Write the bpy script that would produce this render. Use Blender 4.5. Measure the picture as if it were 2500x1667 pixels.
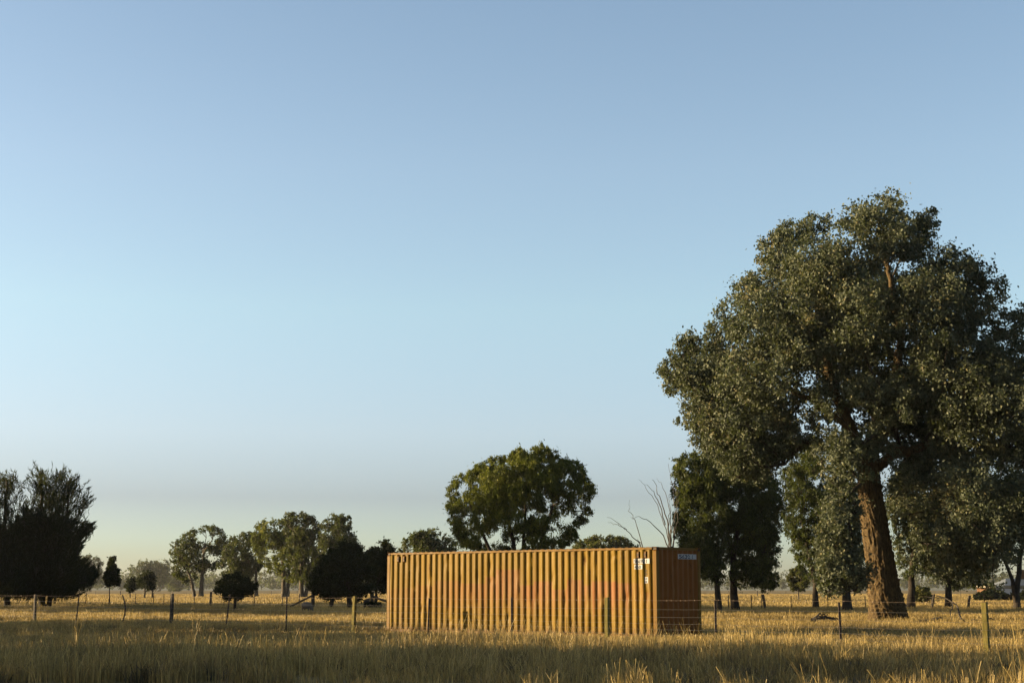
import bpy, bmesh, math, random
import numpy as np
from mathutils import Vector

# ------------------------------------------------------------------ clear
for o in list(bpy.data.objects):
    bpy.data.objects.remove(o)
S = bpy.context.scene
COL = S.collection
R = math.radians
rng = np.random.default_rng(7)
random.seed(7)

# ------------------------------------------------------------------ camera
CAM_H = 1.58
PITCH = math.atan((1437.0 - 833.5) / 3723.0)
cam = bpy.data.cameras.new('camera')
cam.lens = 35.0
cam.sensor_width = 23.5
cam.clip_start = 0.1
cam.clip_end = 9000
cam_o = bpy.data.objects.new('camera', cam)
COL.objects.link(cam_o)
cam_o.location = (0, 0, CAM_H)
cam_o.rotation_euler = (R(90) + PITCH, 0, 0)
S.camera = cam_o

# ------------------------------------------------------------------ light
SUN_ELEV = 7.7          # degrees
SUN_FWD = 5.0          # sun stands left (-x), this many degrees beyond the picture plane
se, sf = R(SUN_ELEV), R(SUN_FWD)
TO_SUN = Vector((-math.cos(sf) * math.cos(se), math.sin(sf) * math.cos(se), math.sin(se)))
w = bpy.data.worlds.new('World')
S.world = w
w.use_nodes = True
wn = w.node_tree
bg = wn.nodes['Background']
sky = wn.nodes.new('ShaderNodeTexSky')
sky.sky_type = 'NISHITA'
sky.sun_disc = False
sky.sun_elevation = se
sky.sun_rotation = math.atan2(TO_SUN.x, TO_SUN.y)
sky.altitude = 0
sky.air_density = 0.85
sky.dust_density = 1.0
sky.ozone_density = 1.0
# a dull smoke layer hangs low all round the horizon
wtc = wn.nodes.new('ShaderNodeTexCoord'); wsp = wn.nodes.new('ShaderNodeSeparateXYZ')
wn.links.new(wtc.outputs['Generated'], wsp.inputs[0])
wr = wn.nodes.new('ShaderNodeValToRGB')
el = wr.color_ramp.elements
layers = ((0.0, (0.66, 0.79, 1.12)), (0.030, (0.64, 0.77, 1.10)), (0.058, (0.555, 0.585, 0.83)), (0.100, (0.80, 0.785, 0.94)), (0.180, (1, 1, 1)), (0.27, (1.08, 1.035, 1.03)), (0.39, (1.03, 1.005, 1.01)))
while len(el) < len(layers): el.new(0.5)
for e_, (pp_, cc_) in zip(el, layers):
    e_.position = pp_; e_.color = (*cc_, 1)
wn.links.new(wsp.outputs['Z'], wr.inputs[0])
wm = wn.nodes.new('ShaderNodeMix'); wm.data_type = 'RGBA'; wm.blend_type = 'MULTIPLY'; wm.inputs[0].default_value = 1.0
wn.links.new(sky.outputs[0], wm.inputs[6]); wn.links.new(wr.outputs[0], wm.inputs[7])
wn.links.new(wm.outputs[2], bg.inputs[0])
bg.inputs[1].default_value = 0.075

sun = bpy.data.lights.new('sun', 'SUN')
sun.energy = 5.0
sun.angle = R(0.5)
sun.color = (1.0, 0.76, 0.43)
sun_o = bpy.data.objects.new('sun', sun)
COL.objects.link(sun_o)
sun_o.rotation_euler = TO_SUN.to_track_quat('Z', 'Y').to_euler()

S.view_settings.view_transform = 'Standard'
S.view_settings.look = 'None'
S.view_settings.exposure = 1.985
S.view_settings.gamma = 1.0
S.render.engine = 'CYCLES'
S.cycles.use_denoising = True
S.cycles.max_bounces = 6
S.cycles.diffuse_bounces = 2
S.cycles.glossy_bounces = 2
S.cycles.transmission_bounces = 4
S.cycles.volume_bounces = 1
S.cycles.transparent_max_bounces = 4
S.cycles.caustics_reflective = False
S.cycles.caustics_refractive = False

# ------------------------------------------------------------------ helpers
def at(dx, dy, Y):
    """point at depth Y seen at (dx, dy) of the 2352-wide reference sheet"""
    a = (dx - 1176.0) / 3502.6
    b = -(dy - 784.2) / 3502.6
    d = (a, math.cos(PITCH) - b * math.sin(PITCH), math.sin(PITCH) + b * math.cos(PITCH))
    t = Y / d[1]
    return Vector((t * d[0], Y, CAM_H + t * d[2]))

def tag(o, label=None, cat=None, group=None, kind=None):
    if label: o['label'] = label
    if cat: o['category'] = cat
    if group: o['group'] = group
    if kind: o['kind'] = kind
    return o

def empty(name, loc, rz=0.0):
    o = bpy.data.objects.new(name, None)
    o.empty_display_size = 0.3
    o.location = loc
    o.rotation_euler = (0, 0, rz)
    COL.objects.link(o)
    return o

def link(name, me, mat=None, parent=None, loc=None):
    o = bpy.data.objects.new(name, me)
    COL.objects.link(o)
    if mat is not None and not me.materials:
        me.materials.append(mat)
    if parent is not None: o.parent = parent
    if loc is not None: o.location = loc
    return o

def np_mesh(name, V, F, smooth=False, fattr=None):
    """V (n,3) array, F (m,k) array with constant k"""
    me = bpy.data.meshes.new(name)
    V = np.asarray(V, np.float32); F = np.asarray(F, np.int32)
    m, k = F.shape
    me.vertices.add(len(V)); me.vertices.foreach_set('co', V.ravel())
    me.loops.add(m * k); me.loops.foreach_set('vertex_index', F.ravel())
    me.polygons.add(m)
    me.polygons.foreach_set('loop_start', np.arange(0, m * k, k, dtype=np.int32))
    me.polygons.foreach_set('loop_total', np.full(m, k, np.int32))
    if smooth: me.polygons.foreach_set('use_smooth', np.ones(m, bool))
    me.update(calc_edges=True)
    if fattr:
        for nm, arr in fattr.items():
            a = me.attributes.new(nm, 'FLOAT', 'FACE')
            a.data.foreach_set('value', np.asarray(arr, np.float32))
    return me

def py_mesh(name, V, F, smooth=False):
    me = bpy.data.meshes.new(name)
    me.from_pydata([tuple(v) for v in V], [], [tuple(f) for f in F])
    if smooth: me.polygons.foreach_set('use_smooth', np.ones(len(me.polygons), bool))
    me.update()
    return me

def box_mesh(name, size, bevel=0.0, center=(0, 0, 0)):
    bm = bmesh.new()
    bmesh.ops.create_cube(bm, size=1.0)
    for v in bm.verts:
        v.co = Vector((v.co.x * size[0] + center[0], v.co.y * size[1] + center[1], v.co.z * size[2] + center[2]))
    if bevel > 0:
        bmesh.ops.bevel(bm, geom=bm.edges[:], offset=bevel, segments=1, affect='EDGES')
    me = bpy.data.meshes.new(name)
    bm.to_mesh(me); bm.free()
    return me

def wobble(P, s, seed=0):
    """cheap smooth noise, about -1..1"""
    r = np.random.default_rng(seed)
    out = np.zeros(len(P))
    for i in range(6):
        k = r.normal(size=P.shape[1]) * s * (1.0 + 0.45 * i)
        out += np.sin(P @ k + r.uniform(0, 6.28)) / (1 + 0.35 * i)
    return out / 2.6

# ------------------------------------------------------------------ materials
def mat(name):
    m = bpy.data.materials.new(name)
    m.use_nodes = True
    nt = m.node_tree
    return m, nt, nt.nodes['Principled BSDF'], nt.nodes['Material Output']

def N(nt, t, **kw):
    n = nt.nodes.new(t)
    for k, v in kw.items(): setattr(n, k, v)
    return n

def ramp(nt, src, stops):
    n = nt.nodes.new('ShaderNodeValToRGB')
    e = n.color_ramp.elements
    while len(e) < len(stops): e.new(0.5)
    for el, (p, c) in zip(e, stops):
        el.position = p; el.color = (*c, 1)
    nt.links.new(src, n.inputs[0])
    return n.outputs[0]

def noise(nt, scale, detail=3, vec=None, rough=0.55):
    n = nt.nodes.new('ShaderNodeTexNoise')
    n.inputs['Scale'].default_value = scale
    n.inputs['Detail'].default_value = detail
    n.inputs['Roughness'].default_value = rough
    if vec is not None: nt.links.new(vec, n.inputs['Vector'])
    return n.outputs['Fac']

def mixc(nt, fac, a, b, mode='MIX'):
    n = nt.nodes.new('ShaderNodeMix'); n.data_type = 'RGBA'; n.blend_type = mode
    for s, v in ((n.inputs[0], fac), (n.inputs[6], a), (n.inputs[7], b)):
        if isinstance(v, (int, float)): s.default_value = v
        elif isinstance(v, tuple): s.default_value = (*v, 1)
        else: nt.links.new(v, s)
    return n.outputs[2]

def math_n(nt, op, a, b=None, c=None):
    n = nt.nodes.new('ShaderNodeMath'); n.operation = op
    for i, v in enumerate((a, b, c)):
        if v is None: continue
        if isinstance(v, (int, float)): n.inputs[i].default_value = v
        else: nt.links.new(v, n.inputs[i])
    return n.outputs[0]

def foliage(name, c_dark, c_light, c_alt=None, transl=0.3, rough=0.42, spec=0.5):
    m, nt, p, out = mat(name)
    at_ = N(nt, 'ShaderNodeAttribute', attribute_name='tint')
    c_dark, c_light = tuple(0.78 * v for v in c_dark), tuple(0.78 * v for v in c_light)
    stops = [(0.0, c_dark), (0.62, c_light)]
    if c_alt: stops.append((1.0, c_alt))
    col = ramp(nt, at_.outputs['Fac'], stops)
    nt.links.new(col, p.inputs['Base Color'])
    p.inputs['Roughness'].default_value = rough
    p.inputs['Specular IOR Level'].default_value = spec
    tr = N(nt, 'ShaderNodeBsdfTranslucent')
    c2 = mixc(nt, 0.35, col, (0.16, 0.20, 0.02))
    nt.links.new(c2, tr.inputs['Color'])
    mx = N(nt, 'ShaderNodeMixShader'); mx.inputs[0].default_value = transl
    nt.links.new(p.outputs[0], mx.inputs[1]); nt.links.new(tr.outputs[0], mx.inputs[2])
    nt.links.new(mx.outputs[0], out.inputs['Surface'])
    return m

def bark(name, c1, c2, scale=3.0, bump=0.5):
    m, nt, p, out = mat(name)
    tc = N(nt, 'ShaderNodeTexCoord')
    mp = N(nt, 'ShaderNodeMapping'); mp.inputs['Scale'].default_value = (1, 1, 0.18)
    nt.links.new(tc.outputs['Object'], mp.inputs['Vector'])
    f = noise(nt, scale * 4, 6, mp.outputs[0], 0.65)
    nt.links.new(ramp(nt, f, [(0.3, tuple(0.8 * v for v in c1)), (0.7, tuple(0.8 * v for v in c2))]), p.inputs['Base Color'])
    p.inputs['Roughness'].default_value = 0.9
    p.inputs['Specular IOR Level'].default_value = 0.2
    b = N(nt, 'ShaderNodeBump'); b.inputs['Strength'].default_value = bump; b.inputs['Distance'].default_value = 0.05
    nt.links.new(f, b.inputs['Height']); nt.links.new(b.outputs[0], p.inputs['Normal'])
    return m

M = {}
PITCHC = 0.278          # rib spacing of the container walls
M['gum_leaf'] = foliage('gum_leaf', (0.013, 0.018, 0.011), (0.096, 0.110, 0.068), (0.120, 0.100, 0.045), 0.20, 0.55, 0.12)
M['gum_leaf_far'] = foliage('gum_leaf_far', (0.009, 0.013, 0.004), (0.040, 0.048, 0.012), (0.09, 0.08, 0.02), 0.32, 0.6, 0.15)
M['peppercorn_leaf'] = foliage('peppercorn_leaf', (0.007, 0.012, 0.004), (0.044, 0.057, 0.013), (0.10, 0.10, 0.02), 0.32, 0.6, 0.15)
M['needle'] = foliage('needle', (0.005, 0.008, 0.005), (0.013, 0.018, 0.009), (0.025, 0.03, 0.014), 0.2, 0.7, 0.08)
M['dense_leaf'] = foliage('dense_leaf', (0.004, 0.007, 0.004), (0.011, 0.016, 0.006), (0.02, 0.024, 0.010), 0.15, 0.7, 0.08)
M['bush_leaf'] = foliage('bush_leaf', (0.020, 0.024, 0.006), (0.070, 0.070, 0.015), (0.11, 0.09, 0.025), 0.35, 0.6, 0.15)
M['sunlit_leaf'] = foliage('sunlit_leaf', (0.010, 0.016, 0.004), (0.105, 0.118, 0.016), (0.16, 0.15, 0.022), 0.3, 0.6, 0.12)  # yellower green leaf, brightened so the sunlight is in its colour
M['bark_big'] = bark('bark_big', (0.012, 0.008, 0.005), (0.125, 0.082, 0.032), 3.4, 1.0)
M['bark_dark'] = bark('bark_dark', (0.012, 0.009, 0.006), (0.045, 0.034, 0.024), 3.0, 0.5)
M['bark_pale'] = bark('bark_pale', (0.03, 0.024, 0.016), (0.13, 0.105, 0.075), 2.0, 0.3)
M['dead_wood'] = bark('dead_wood', (0.03, 0.025, 0.021), (0.10, 0.085, 0.068), 4.0, 0.4)
M['post_pine'] = bark('post_pine', (0.065, 0.056, 0.012), (0.15, 0.12, 0.030), 6.0, 0.4)
M['post_grey'] = bark('post_grey', (0.03, 0.025, 0.019), (0.075, 0.062, 0.05), 6.0, 0.4)

m, nt, p, out = mat('picket_steel')
tc = N(nt, 'ShaderNodeTexCoord')
nt.links.new(ramp(nt, noise(nt, 14, 5, tc.outputs['Object']), [(0.35, (0.02, 0.016, 0.014)), (0.7, (0.075, 0.042, 0.026))]), p.inputs['Base Color'])
p.inputs['Roughness'].default_value = 0.7; p.inputs['Metallic'].default_value = 0.3
M['picket_steel'] = m

m, nt, p, out = mat('galvanised_wire')
p.inputs['Base Color'].default_value = (0.16, 0.145, 0.125, 1); p.inputs['Metallic'].default_value = 0.7
p.inputs['Roughness'].default_value = 0.42
M['wire'] = m
m, nt, p, out = mat('barbed_wire')
p.inputs['Base Color'].default_value = (0.12, 0.085, 0.06, 1); p.inputs['Metallic'].default_value = 0.4
p.inputs['Roughness'].default_value = 0.6
M['barb'] = m

def grass_mat(name, stops, transl=0.35):
    m, nt, p, out = mat(name)
    oi = N(nt, 'ShaderNodeObjectInfo')
    at_ = N(nt, 'ShaderNodeAttribute', attribute_name='tint')
    geo = N(nt, 'ShaderNodeNewGeometry')
    n1 = noise(nt, 0.13, 3, geo.outputs['Position'])
    s = math_n(nt, 'MULTIPLY_ADD', at_.outputs['Fac'], 0.5, math_n(nt, 'MULTIPLY', oi.outputs['Random'], 0.16))
    s = math_n(nt, 'ADD', s, math_n(nt, 'MULTIPLY_ADD', n1, 0.9, -0.30))
    col = ramp(nt, s, stops)
    nt.links.new(col, p.inputs['Base Color'])
    p.inputs['Roughness'].default_value = 0.55
    p.inputs['Specular IOR Level'].default_value = 0.3
    tr = N(nt, 'ShaderNodeBsdfTranslucent'); nt.links.new(col, tr.inputs['Color'])
    mx = N(nt, 'ShaderNodeMixShader'); mx.inputs[0].default_value = transl
    nt.links.new(p.outputs[0], mx.inputs[1]); nt.links.new(tr.outputs[0], mx.inputs[2])
    nt.links.new(mx.outputs[0], out.inputs['Surface'])
    return m
M['grass'] = grass_mat('dry_grass', [(0.0, (0.036, 0.029, 0.015)), (0.33, (0.120, 0.084, 0.029)), (0.60, (0.30, 0.212, 0.062)), (1.0, (0.52, 0.39, 0.15))])

m, nt, p, out = mat('paddock_soil')
geo = N(nt, 'ShaderNodeNewGeometry')
a = noise(nt, 0.06, 4, geo.outputs['Position'])
b = noise(nt, 2.5, 5, geo.outputs['Position'])
c1 = ramp(nt, a, [(0.3, (0.11, 0.078, 0.026)), (0.7, (0.22, 0.152, 0.05))])
c2 = ramp(nt, b, [(0.3, (0.06, 0.042, 0.02)), (0.7, (0.22, 0.16, 0.06))])
nt.links.new(mixc(nt, 0.5, c1, c2), p.inputs['Base Color'])
p.inputs['Roughness'].default_value = 0.95; p.inputs['Specular IOR Level'].default_value = 0.1
bp = N(nt, 'ShaderNodeBump'); bp.inputs['Strength'].default_value = 0.8; bp.inputs['Distance'].default_value = 0.1
nt.links.new(b, bp.inputs['Height']); nt.links.new(bp.outputs[0], p.inputs['Normal'])
M['soil'] = m

m, nt, p, out = mat('gravel_road')
geo = N(nt, 'ShaderNodeNewGeometry')
b = noise(nt, 45, 6, geo.outputs['Position'], 0.8)
nt.links.new(ramp(nt, b, [(0.3, (0.10, 0.095, 0.09)), (0.7, (0.34, 0.32, 0.30))]), p.inputs['Base Color'])
p.inputs['Roughness'].default_value = 0.9
bp = N(nt, 'ShaderNodeBump'); bp.inputs['Strength'].default_value = 1.0; bp.inputs['Distance'].default_value = 0.03
nt.links.new(b, bp.inputs['Height']); nt.links.new(bp.outputs[0], p.inputs['Normal'])
M['gravel'] = m

m, nt, p, out = mat('hill')
p.inputs['Base Color'].default_value = (0.07, 0.08, 0.05, 1); p.inputs['Roughness'].default_value = 1
M['hill'] = m

def paint(name, yellow=(0.118, 0.072, 0.0052), zone=True):
    """old container enamel: ochre, salmon undercoat showing through, rust and grime"""
    m, nt, p, out = mat(name)
    tc = N(nt, 'ShaderNodeTexCoord')
    ob = tc.outputs['Object']
    sep = N(nt, 'ShaderNodeSeparateXYZ'); nt.links.new(ob, sep.inputs[0])
    base = yellow
    col = base
    if zone:
        # an older salmon coat: hard upper edge that steps from bay to bay, streaky and wearing out downwards
        mp = N(nt, 'ShaderNodeMapping'); mp.inputs['Scale'].default_value = (3.6, 1, 0.12)
        nt.links.new(ob, mp.inputs['Vector'])
        n2 = noise(nt, 2.0, 3, mp.outputs[0])
        n1 = noise(nt, 3.0, 4, ob)
        st = N(nt, 'ShaderNodeValToRGB'); st.color_ramp.interpolation = 'CONSTANT'
        ee = st.color_ramp.elements
        steps = ((0.0, .52), (0.04, .62), (0.13, .64), (0.215, .60), (0.245, .66), (0.30, .55), (0.355, .64), (0.42, .60), (0.47, .78), (0.56, .70), (0.60, .62), (0.70, .655), (0.80, .60), (0.88, .56))
        while len(ee) < len(steps): ee.new(0.5)
        for e_, (p_, v_) in zip(ee, steps): e_.position = p_; e_.color = (v_, v_, v_, 1)
        nt.links.new(math_n(nt, 'DIVIDE', sep.outputs['X'], 12.2), st.inputs[0])
        zn = math_n(nt, 'DIVIDE', sep.outputs['Z'], 2.9)
        d_ = math_n(nt, 'SUBTRACT', st.outputs[0], math_n(nt, 'ADD', zn, math_n(nt, 'MULTIPLY_ADD', n1, 0.03, -0.015)))
        upper = ramp(nt, math_n(nt, 'MULTIPLY', d_, 3.0), [(0.0, (0,) * 3), (0.05, (1,) * 3)])
        lower = ramp(nt, math_n(nt, 'ADD', zn, math_n(nt, 'MULTIPLY_ADD', n2, 0.5, -0.25)), [(0.24, (0,) * 3), (0.50, (1,) * 3)])
        along = ramp(nt, math_n(nt, 'ADD', math_n(nt, 'DIVIDE', sep.outputs['X'], 12.2), math_n(nt, 'MULTIPLY_ADD', n2, 0.2, -0.1)), [(0.03, (0.30,) * 3), (0.12, (0.95,) * 3), (0.55, (0.85,) * 3), (0.75, (0.5,) * 3), (0.97, (0.30,) * 3)])
        k = mixc(nt, 1.0, mixc(nt, 1.0, upper, lower, 'MULTIPLY'), along, 'MULTIPLY')
        salmon = mixc(nt, ramp(nt, n2, [(0.35, (0,) * 3), (0.65, (1,) * 3)]), (0.135, 0.070, 0.022), (0.135, 0.046, 0.012))
        col = mixc(nt, k, base, salmon)
    # each rib has weathered a little differently
    cell = math_n(nt, 'FLOOR', math_n(nt, 'DIVIDE', math_n(nt, 'ADD', sep.outputs['X'], 0.07), PITCHC))
    wn_ = N(nt, 'ShaderNodeTexWhiteNoise', noise_dimensions='1D'); nt.links.new(cell, wn_.inputs['W'])
    col = mixc(nt, 1.0, col, ramp(nt, wn_.outputs['Value'], [(0.0, (0.78, 0.76, 0.72)), (1.0, (1.14, 1.14, 1.25))]), 'MULTIPLY')
    # pale scuffs, mostly at tray height
    mp4 = N(nt, 'ShaderNodeMapping'); mp4.inputs['Scale'].default_value = (7.0, 7.0, 0.8); nt.links.new(ob, mp4.inputs['Vector'])
    sc_ = ramp(nt, noise(nt, 1.3, 5, mp4.outputs[0], 0.7), [(0.60, (0,) * 3), (0.70, (0.75,) * 3)])
    col = mixc(nt, mixc(nt, 1.0, sc_, ramp(nt, math_n(nt, 'DIVIDE', sep.outputs['Z'], 2.9), [(0.12, (0.2,) * 3), (0.38, (1,) * 3), (0.55, (0.7,) * 3), (0.8, (0.25,) * 3)]), 'MULTIPLY'), col, (0.20, 0.150, 0.055))
    # fading and grime
    mp2 = N(nt, 'ShaderNodeMapping'); mp2.inputs['Scale'].default_value = (5, 5, 0.5)
    nt.links.new(ob, mp2.inputs['Vector'])
    g = noise(nt, 2.2, 5, mp2.outputs[0], 0.6)
    col = mixc(nt, ramp(nt, g, [(0.35, (0.0,) * 3), (0.8, (0.45,) * 3)]), col, (0.088, 0.042, 0.006))
    r1 = noise(nt, 5.5, 8, ob, 0.72)
    mp3 = N(nt, 'ShaderNodeMapping'); mp3.inputs['Scale'].default_value = (1, 1, 0.35); nt.links.new(ob, mp3.inputs['Vector'])
    r2 = noise(nt, 4.0, 8, mp3.outputs[0], 0.75)
    rust = ramp(nt, r2, [(0.58, (0, 0, 0)), (0.66, (0.8,) * 3)])
    col = mixc(nt, rust, col, (0.055, 0.022, 0.008))
    foot = ramp(nt, math_n(nt, 'ADD', sep.outputs['Z'], math_n(nt, 'MULTIPLY_ADD', r1, 1.1, -0.55)), [(0.10, (0.75,) * 3), (0.38, (0,) * 3)])
    col = mixc(nt, foot, col, (0.060, 0.026, 0.008))
    nt.links.new(col, p.inputs['Base Color'])
    rr = noise(nt, 1.6, 4, mp2.outputs[0])
    nt.links.new(ramp(nt, rr, [(0.3, (0.38,) * 3), (0.75, (0.65,) * 3)]), p.inputs['Roughness'])
    p.inputs['Specular IOR Level'].default_value = 0.06
    bp = N(nt, 'ShaderNodeBump'); bp.inputs['Strength'].default_value = 0.25; bp.inputs['Distance'].default_value = 0.02
    nt.links.new(r1, bp.inputs['Height']); nt.links.new(bp.outputs[0], p.inputs['Normal'])
    return m
M['paint_side'] = paint('container_paint')
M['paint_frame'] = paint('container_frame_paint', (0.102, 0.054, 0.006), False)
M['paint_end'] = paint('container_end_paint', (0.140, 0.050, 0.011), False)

def flat(name, c, rough=0.7, spec=0.3):
    m, nt, p, out = mat(name)
    tc = N(nt, 'ShaderNodeTexCoord')
    n1 = noise(nt, 9, 5, tc.outputs['Object'])
    nt.links.new(mixc(nt, ramp(nt, n1, [(0.35, (0,) * 3), (0.75, (0.35,) * 3)]), c, tuple(x * 0.6 for x in c)), p.inputs['Base Color'])
    p.inputs['Roughness'].default_value = rough; p.inputs['Specular IOR Level'].default_value = spec
    return m
M['decal_white'] = flat('decal_white', (0.31, 0.31, 0.30))
M['ink'] = flat('ink_black', (0.02, 0.02, 0.02))
M['ink_blue'] = flat('ink_navy', (0.03, 0.03, 0.06))
M['dark_hole'] = flat('dark_hole', (0.012, 0.010, 0.008))
M['iron_roof'] = flat('iron_roof', (0.085, 0.095, 0.105), 0.6)
M['brick'] = flat('brick', (0.09, 0.042, 0.016), 0.9)
M['cream'] = flat('cream_paint', (0.30, 0.27, 0.20), 0.7)
M['glass'] = flat('window_glass', (0.03, 0.035, 0.04), 0.1, 0.6)
M['fleece'] = flat('fleece', (0.085, 0.075, 0.062), 0.95, 0.1)
M['sheep_skin'] = flat('sheep_skin', (0.16, 0.13, 0.11), 0.9, 0.1)

# ------------------------------------------------------------------ ground
def ground_z(x, y):
    x = np.asarray(x, float); y = np.asarray(y, float)
    near = np.clip((160 - y) / 60, 0, 1)
    z = 0.05 * near * (np.sin(x * 0.21 + 1.3) * np.sin(y * 0.17 + 0.4) + 0.6 * np.sin(x * 0.47 + y * 0.33))
    z = z - 1.1 * np.exp(-(((x - 82) / 22) ** 2 + ((y - 230) / 22) ** 2))
    return z

xs = np.unique(np.concatenate([np.linspace(-3000, -150, 12), np.linspace(-150, -40, 23), np.linspace(-40, 40, 81), np.linspace(40, 150, 23), np.linspace(150, 3000, 12)]))
ys = np.unique(np.concatenate([np.linspace(-300, 0, 12), np.linspace(0, 130, 131), np.linspace(130, 330, 41), np.linspace(330, 3000, 16)]))
gx, gy = np.meshgrid(xs, ys)
V = np.stack([gx.ravel(), gy.ravel(), ground_z(gx, gy).ravel()], 1)
nx, ny = len(xs), len(ys)
ii = np.arange(nx * ny).reshape(ny, nx)
F = np.stack([ii[:-1, :-1].ravel(), ii[:-1, 1:].ravel(), ii[1:, 1:].ravel(), ii[1:, :-1].ravel()], 1)
tag(link('ground', np_mesh('ground', V, F, True), M['soil']), 'dry grassy paddock running flat to the horizon', kind='structure')

# road edge in the near left corner, parallel to the roadside fence
FD = Vector((2.815, -3.018, 0)).normalized()        # direction of the roadside fence
FN = Vector((-FD.y, FD.x, 0))                       # towards the paddock
if FN.y < 0: FN = -FN
def road_edge(x):
    """y of the grass-side edge of the road"""
    return 26.55 - 0.24 * np.log1p(np.exp(np.clip((np.asarray(x, float) + 7.6) * 1.6, -30, 200))) / 1.6
V, F = [], []
nseg = 300
for i in range(nseg + 1):
    x = -120 + 190 * i / nseg
    e = 0.12 * math.sin(i * 1.7) + 0.09 * math.sin(i * 0.63)
    for k, off in enumerate((e, -0.8 + e * 0.3, -7.5)):
        y = float(road_edge(x)) + off
        V.append((x, y, float(ground_z(x, y)) + (0.012, 0.05, 0.06)[k]))
for i in range(nseg):
    for k in range(2):
        F.append((3 * i + k, 3 * i + k + 1, 3 * i + 4 + k, 3 * i + 3 + k))
tag(link('road', py_mesh('road', V, F, True), M['gravel']), 'grey gravel road edge in the near left corner', kind='structure')

# far hill
V, F = [], []
hx = np.linspace(-1500, 1500, 90)
hz = 9 + 9 * np.exp(-((hx + 430) / 170) ** 2) + 6 * np.exp(-((hx - 500) / 300) ** 2) + 2.0 * np.sin(hx * 0.021) + 1.0 * np.sin(hx * 0.067)
for x, z in zip(hx, hz):
    V += [(x, 1750, -0.5), (x, 1900, z), (x, 2100, -0.5)]
for i in range(len(hx) - 1):
    for k in range(2): F.append((3 * i + k, 3 * i + 3 + k, 3 * i + 4 + k, 3 * i + 1 + k))
tag(link('hills', py_mesh('hills', V, F, True), M['hill']), 'low hazy hills on the far horizon', kind='structure')

# ------------------------------------------------------------------ container
YAW = 41.486
CL, CW, CH = 12.192, 2.438, 2.896
croot = empty('shipping_container', (4.544, 48.454, 0.0), R(180 - YAW))
tag(croot, 'long ochre yellow corrugated shipping container standing in dry grass behind the wire fence', 'container')
def prof(s, depth=0.050):
    """distance of the sheet behind its outermost face at position s"""
    t = np.mod(np.asarray(s, float), PITCHC)
    return np.interp(t, [0, 0.072, 0.136, 0.214, 0.278], [0, 0, depth, depth, 0])
def knots(s0, s1):
    k = []
    n0 = int(math.floor(s0 / PITCHC)) - 1
    for n in range(n0, int(s1 / PITCHC) + 2):
        for t in (0, 0.072, 0.136, 0.214): k.append(n * PITCHC + t)
    k = [q for q in k if s0 + 1e-4 < q < s1 - 1e-4]
    return [s0] + k + [s1]

def dents(s, z, seed):
    r = np.random.default_rng(seed)
    d = 0.003 * np.sin(s * 0.9 + 0.6) * np.sin(z * 1.9)
    d = d + 0.0025 * wobble(np.stack([s, z * 0.6], 1), 4.0, seed)
    for _ in range(46):                               # knocks, mostly at tray height
        cs = r.uniform(0.3, 11.9); cz = r.choice([1.25, 1.3, 0.75, 0.45, 2.0, 2.5]) + r.normal(0, 0.14)
        a = r.uniform(0.008, 0.028); rs = r.uniform(0.05, 0.12); rz = r.uniform(0.08, 0.26)
        d = d + a * np.exp(-((s - cs) / rs) ** 2 - ((z - cz) / rz) ** 2)
    return d

def corr_sheet(name, s0, s1, z0, z1, place, material, seed, nz=70, inset=0.02):
    ks = np.array(knots(s0, s1))
    # extra columns halfway for the dents
    ks = np.sort(np.concatenate([ks, (ks[:-1] + ks[1:]) / 2]))
    zs = np.linspace(z0, z1, nz)
    s, z = np.meshgrid(ks, zs)
    s = s.ravel(); z = z.ravel()
    d = inset + prof(s) + dents(s, z, seed)
    V = np.array(place(s, d, z)).T
    n = len(ks); ii = np.arange(len(s)).reshape(nz, n)
    F = np.stack([ii[:-1, :-1].ravel(), ii[:-1, 1:].ravel(), ii[1:, 1:].ravel(), ii[1:, :-1].ravel()], 1)
    return link(name, np_mesh(name, V, F), material, croot)

fr_place = lambda s, d, z: (s, -d, z)
bk_place = lambda s, d, z: (s, -CW + d, z)
en_place = lambda s, d, z: (d, -s, z)
ZB, ZT = 0.15, CH - 0.075
ts = corr_sheet('side_panel', 0.165, CL - 0.165, ZB, ZT, fr_place, M['paint_side'], 3)
ts['label'] = 'sunlit ochre corrugated long side with faded salmon patches and dents'
corr_sheet('side_panel', 0.165, CL - 0.165, ZB, ZT, bk_place, M['paint_side'], 5, 12)
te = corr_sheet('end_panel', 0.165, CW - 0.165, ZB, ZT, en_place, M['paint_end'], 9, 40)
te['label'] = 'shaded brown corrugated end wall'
# door end (far left, turned away)
for k, y0 in enumerate((-1.215, -2.27)):
    d = link('door', box_mesh('door', (0.05, 1.045, CH - 0.24), 0.01, (CL - 0.06, y0 + 0.5225, CH / 2 + 0.02)), M['paint_end'], croot)
    for yy in (0.28, 0.76):
        rod = link('lock_rod', box_mesh('lock_rod', (0.034, 0.034, CH - 0.3), 0.008, (CL - 0.015, y0 + yy, CH / 2 + 0.02)), M['paint_frame'], d)
def cbox(name, x0, x1, y0, y1, z0, z1, material=None, bev=0.012):
    return link(name, box_mesh(name, (x1 - x0, y1 - y0, z1 - z0), bev, ((x0 + x1) / 2, (y0 + y1) / 2, (z0 + z1) / 2)), material or M['paint_frame'], croot)
for (x0, x1) in ((0.0, 0.16), (CL - 0.16, CL)):
    for (y0, y1) in ((-0.16, 0.0), (-CW, -CW + 0.16)):
        cbox('corner_post', x0 + 0.004, x1 - 0.004, y0 + 0.004, y1 - 0.004, 0.12, CH - 0.12)
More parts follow.
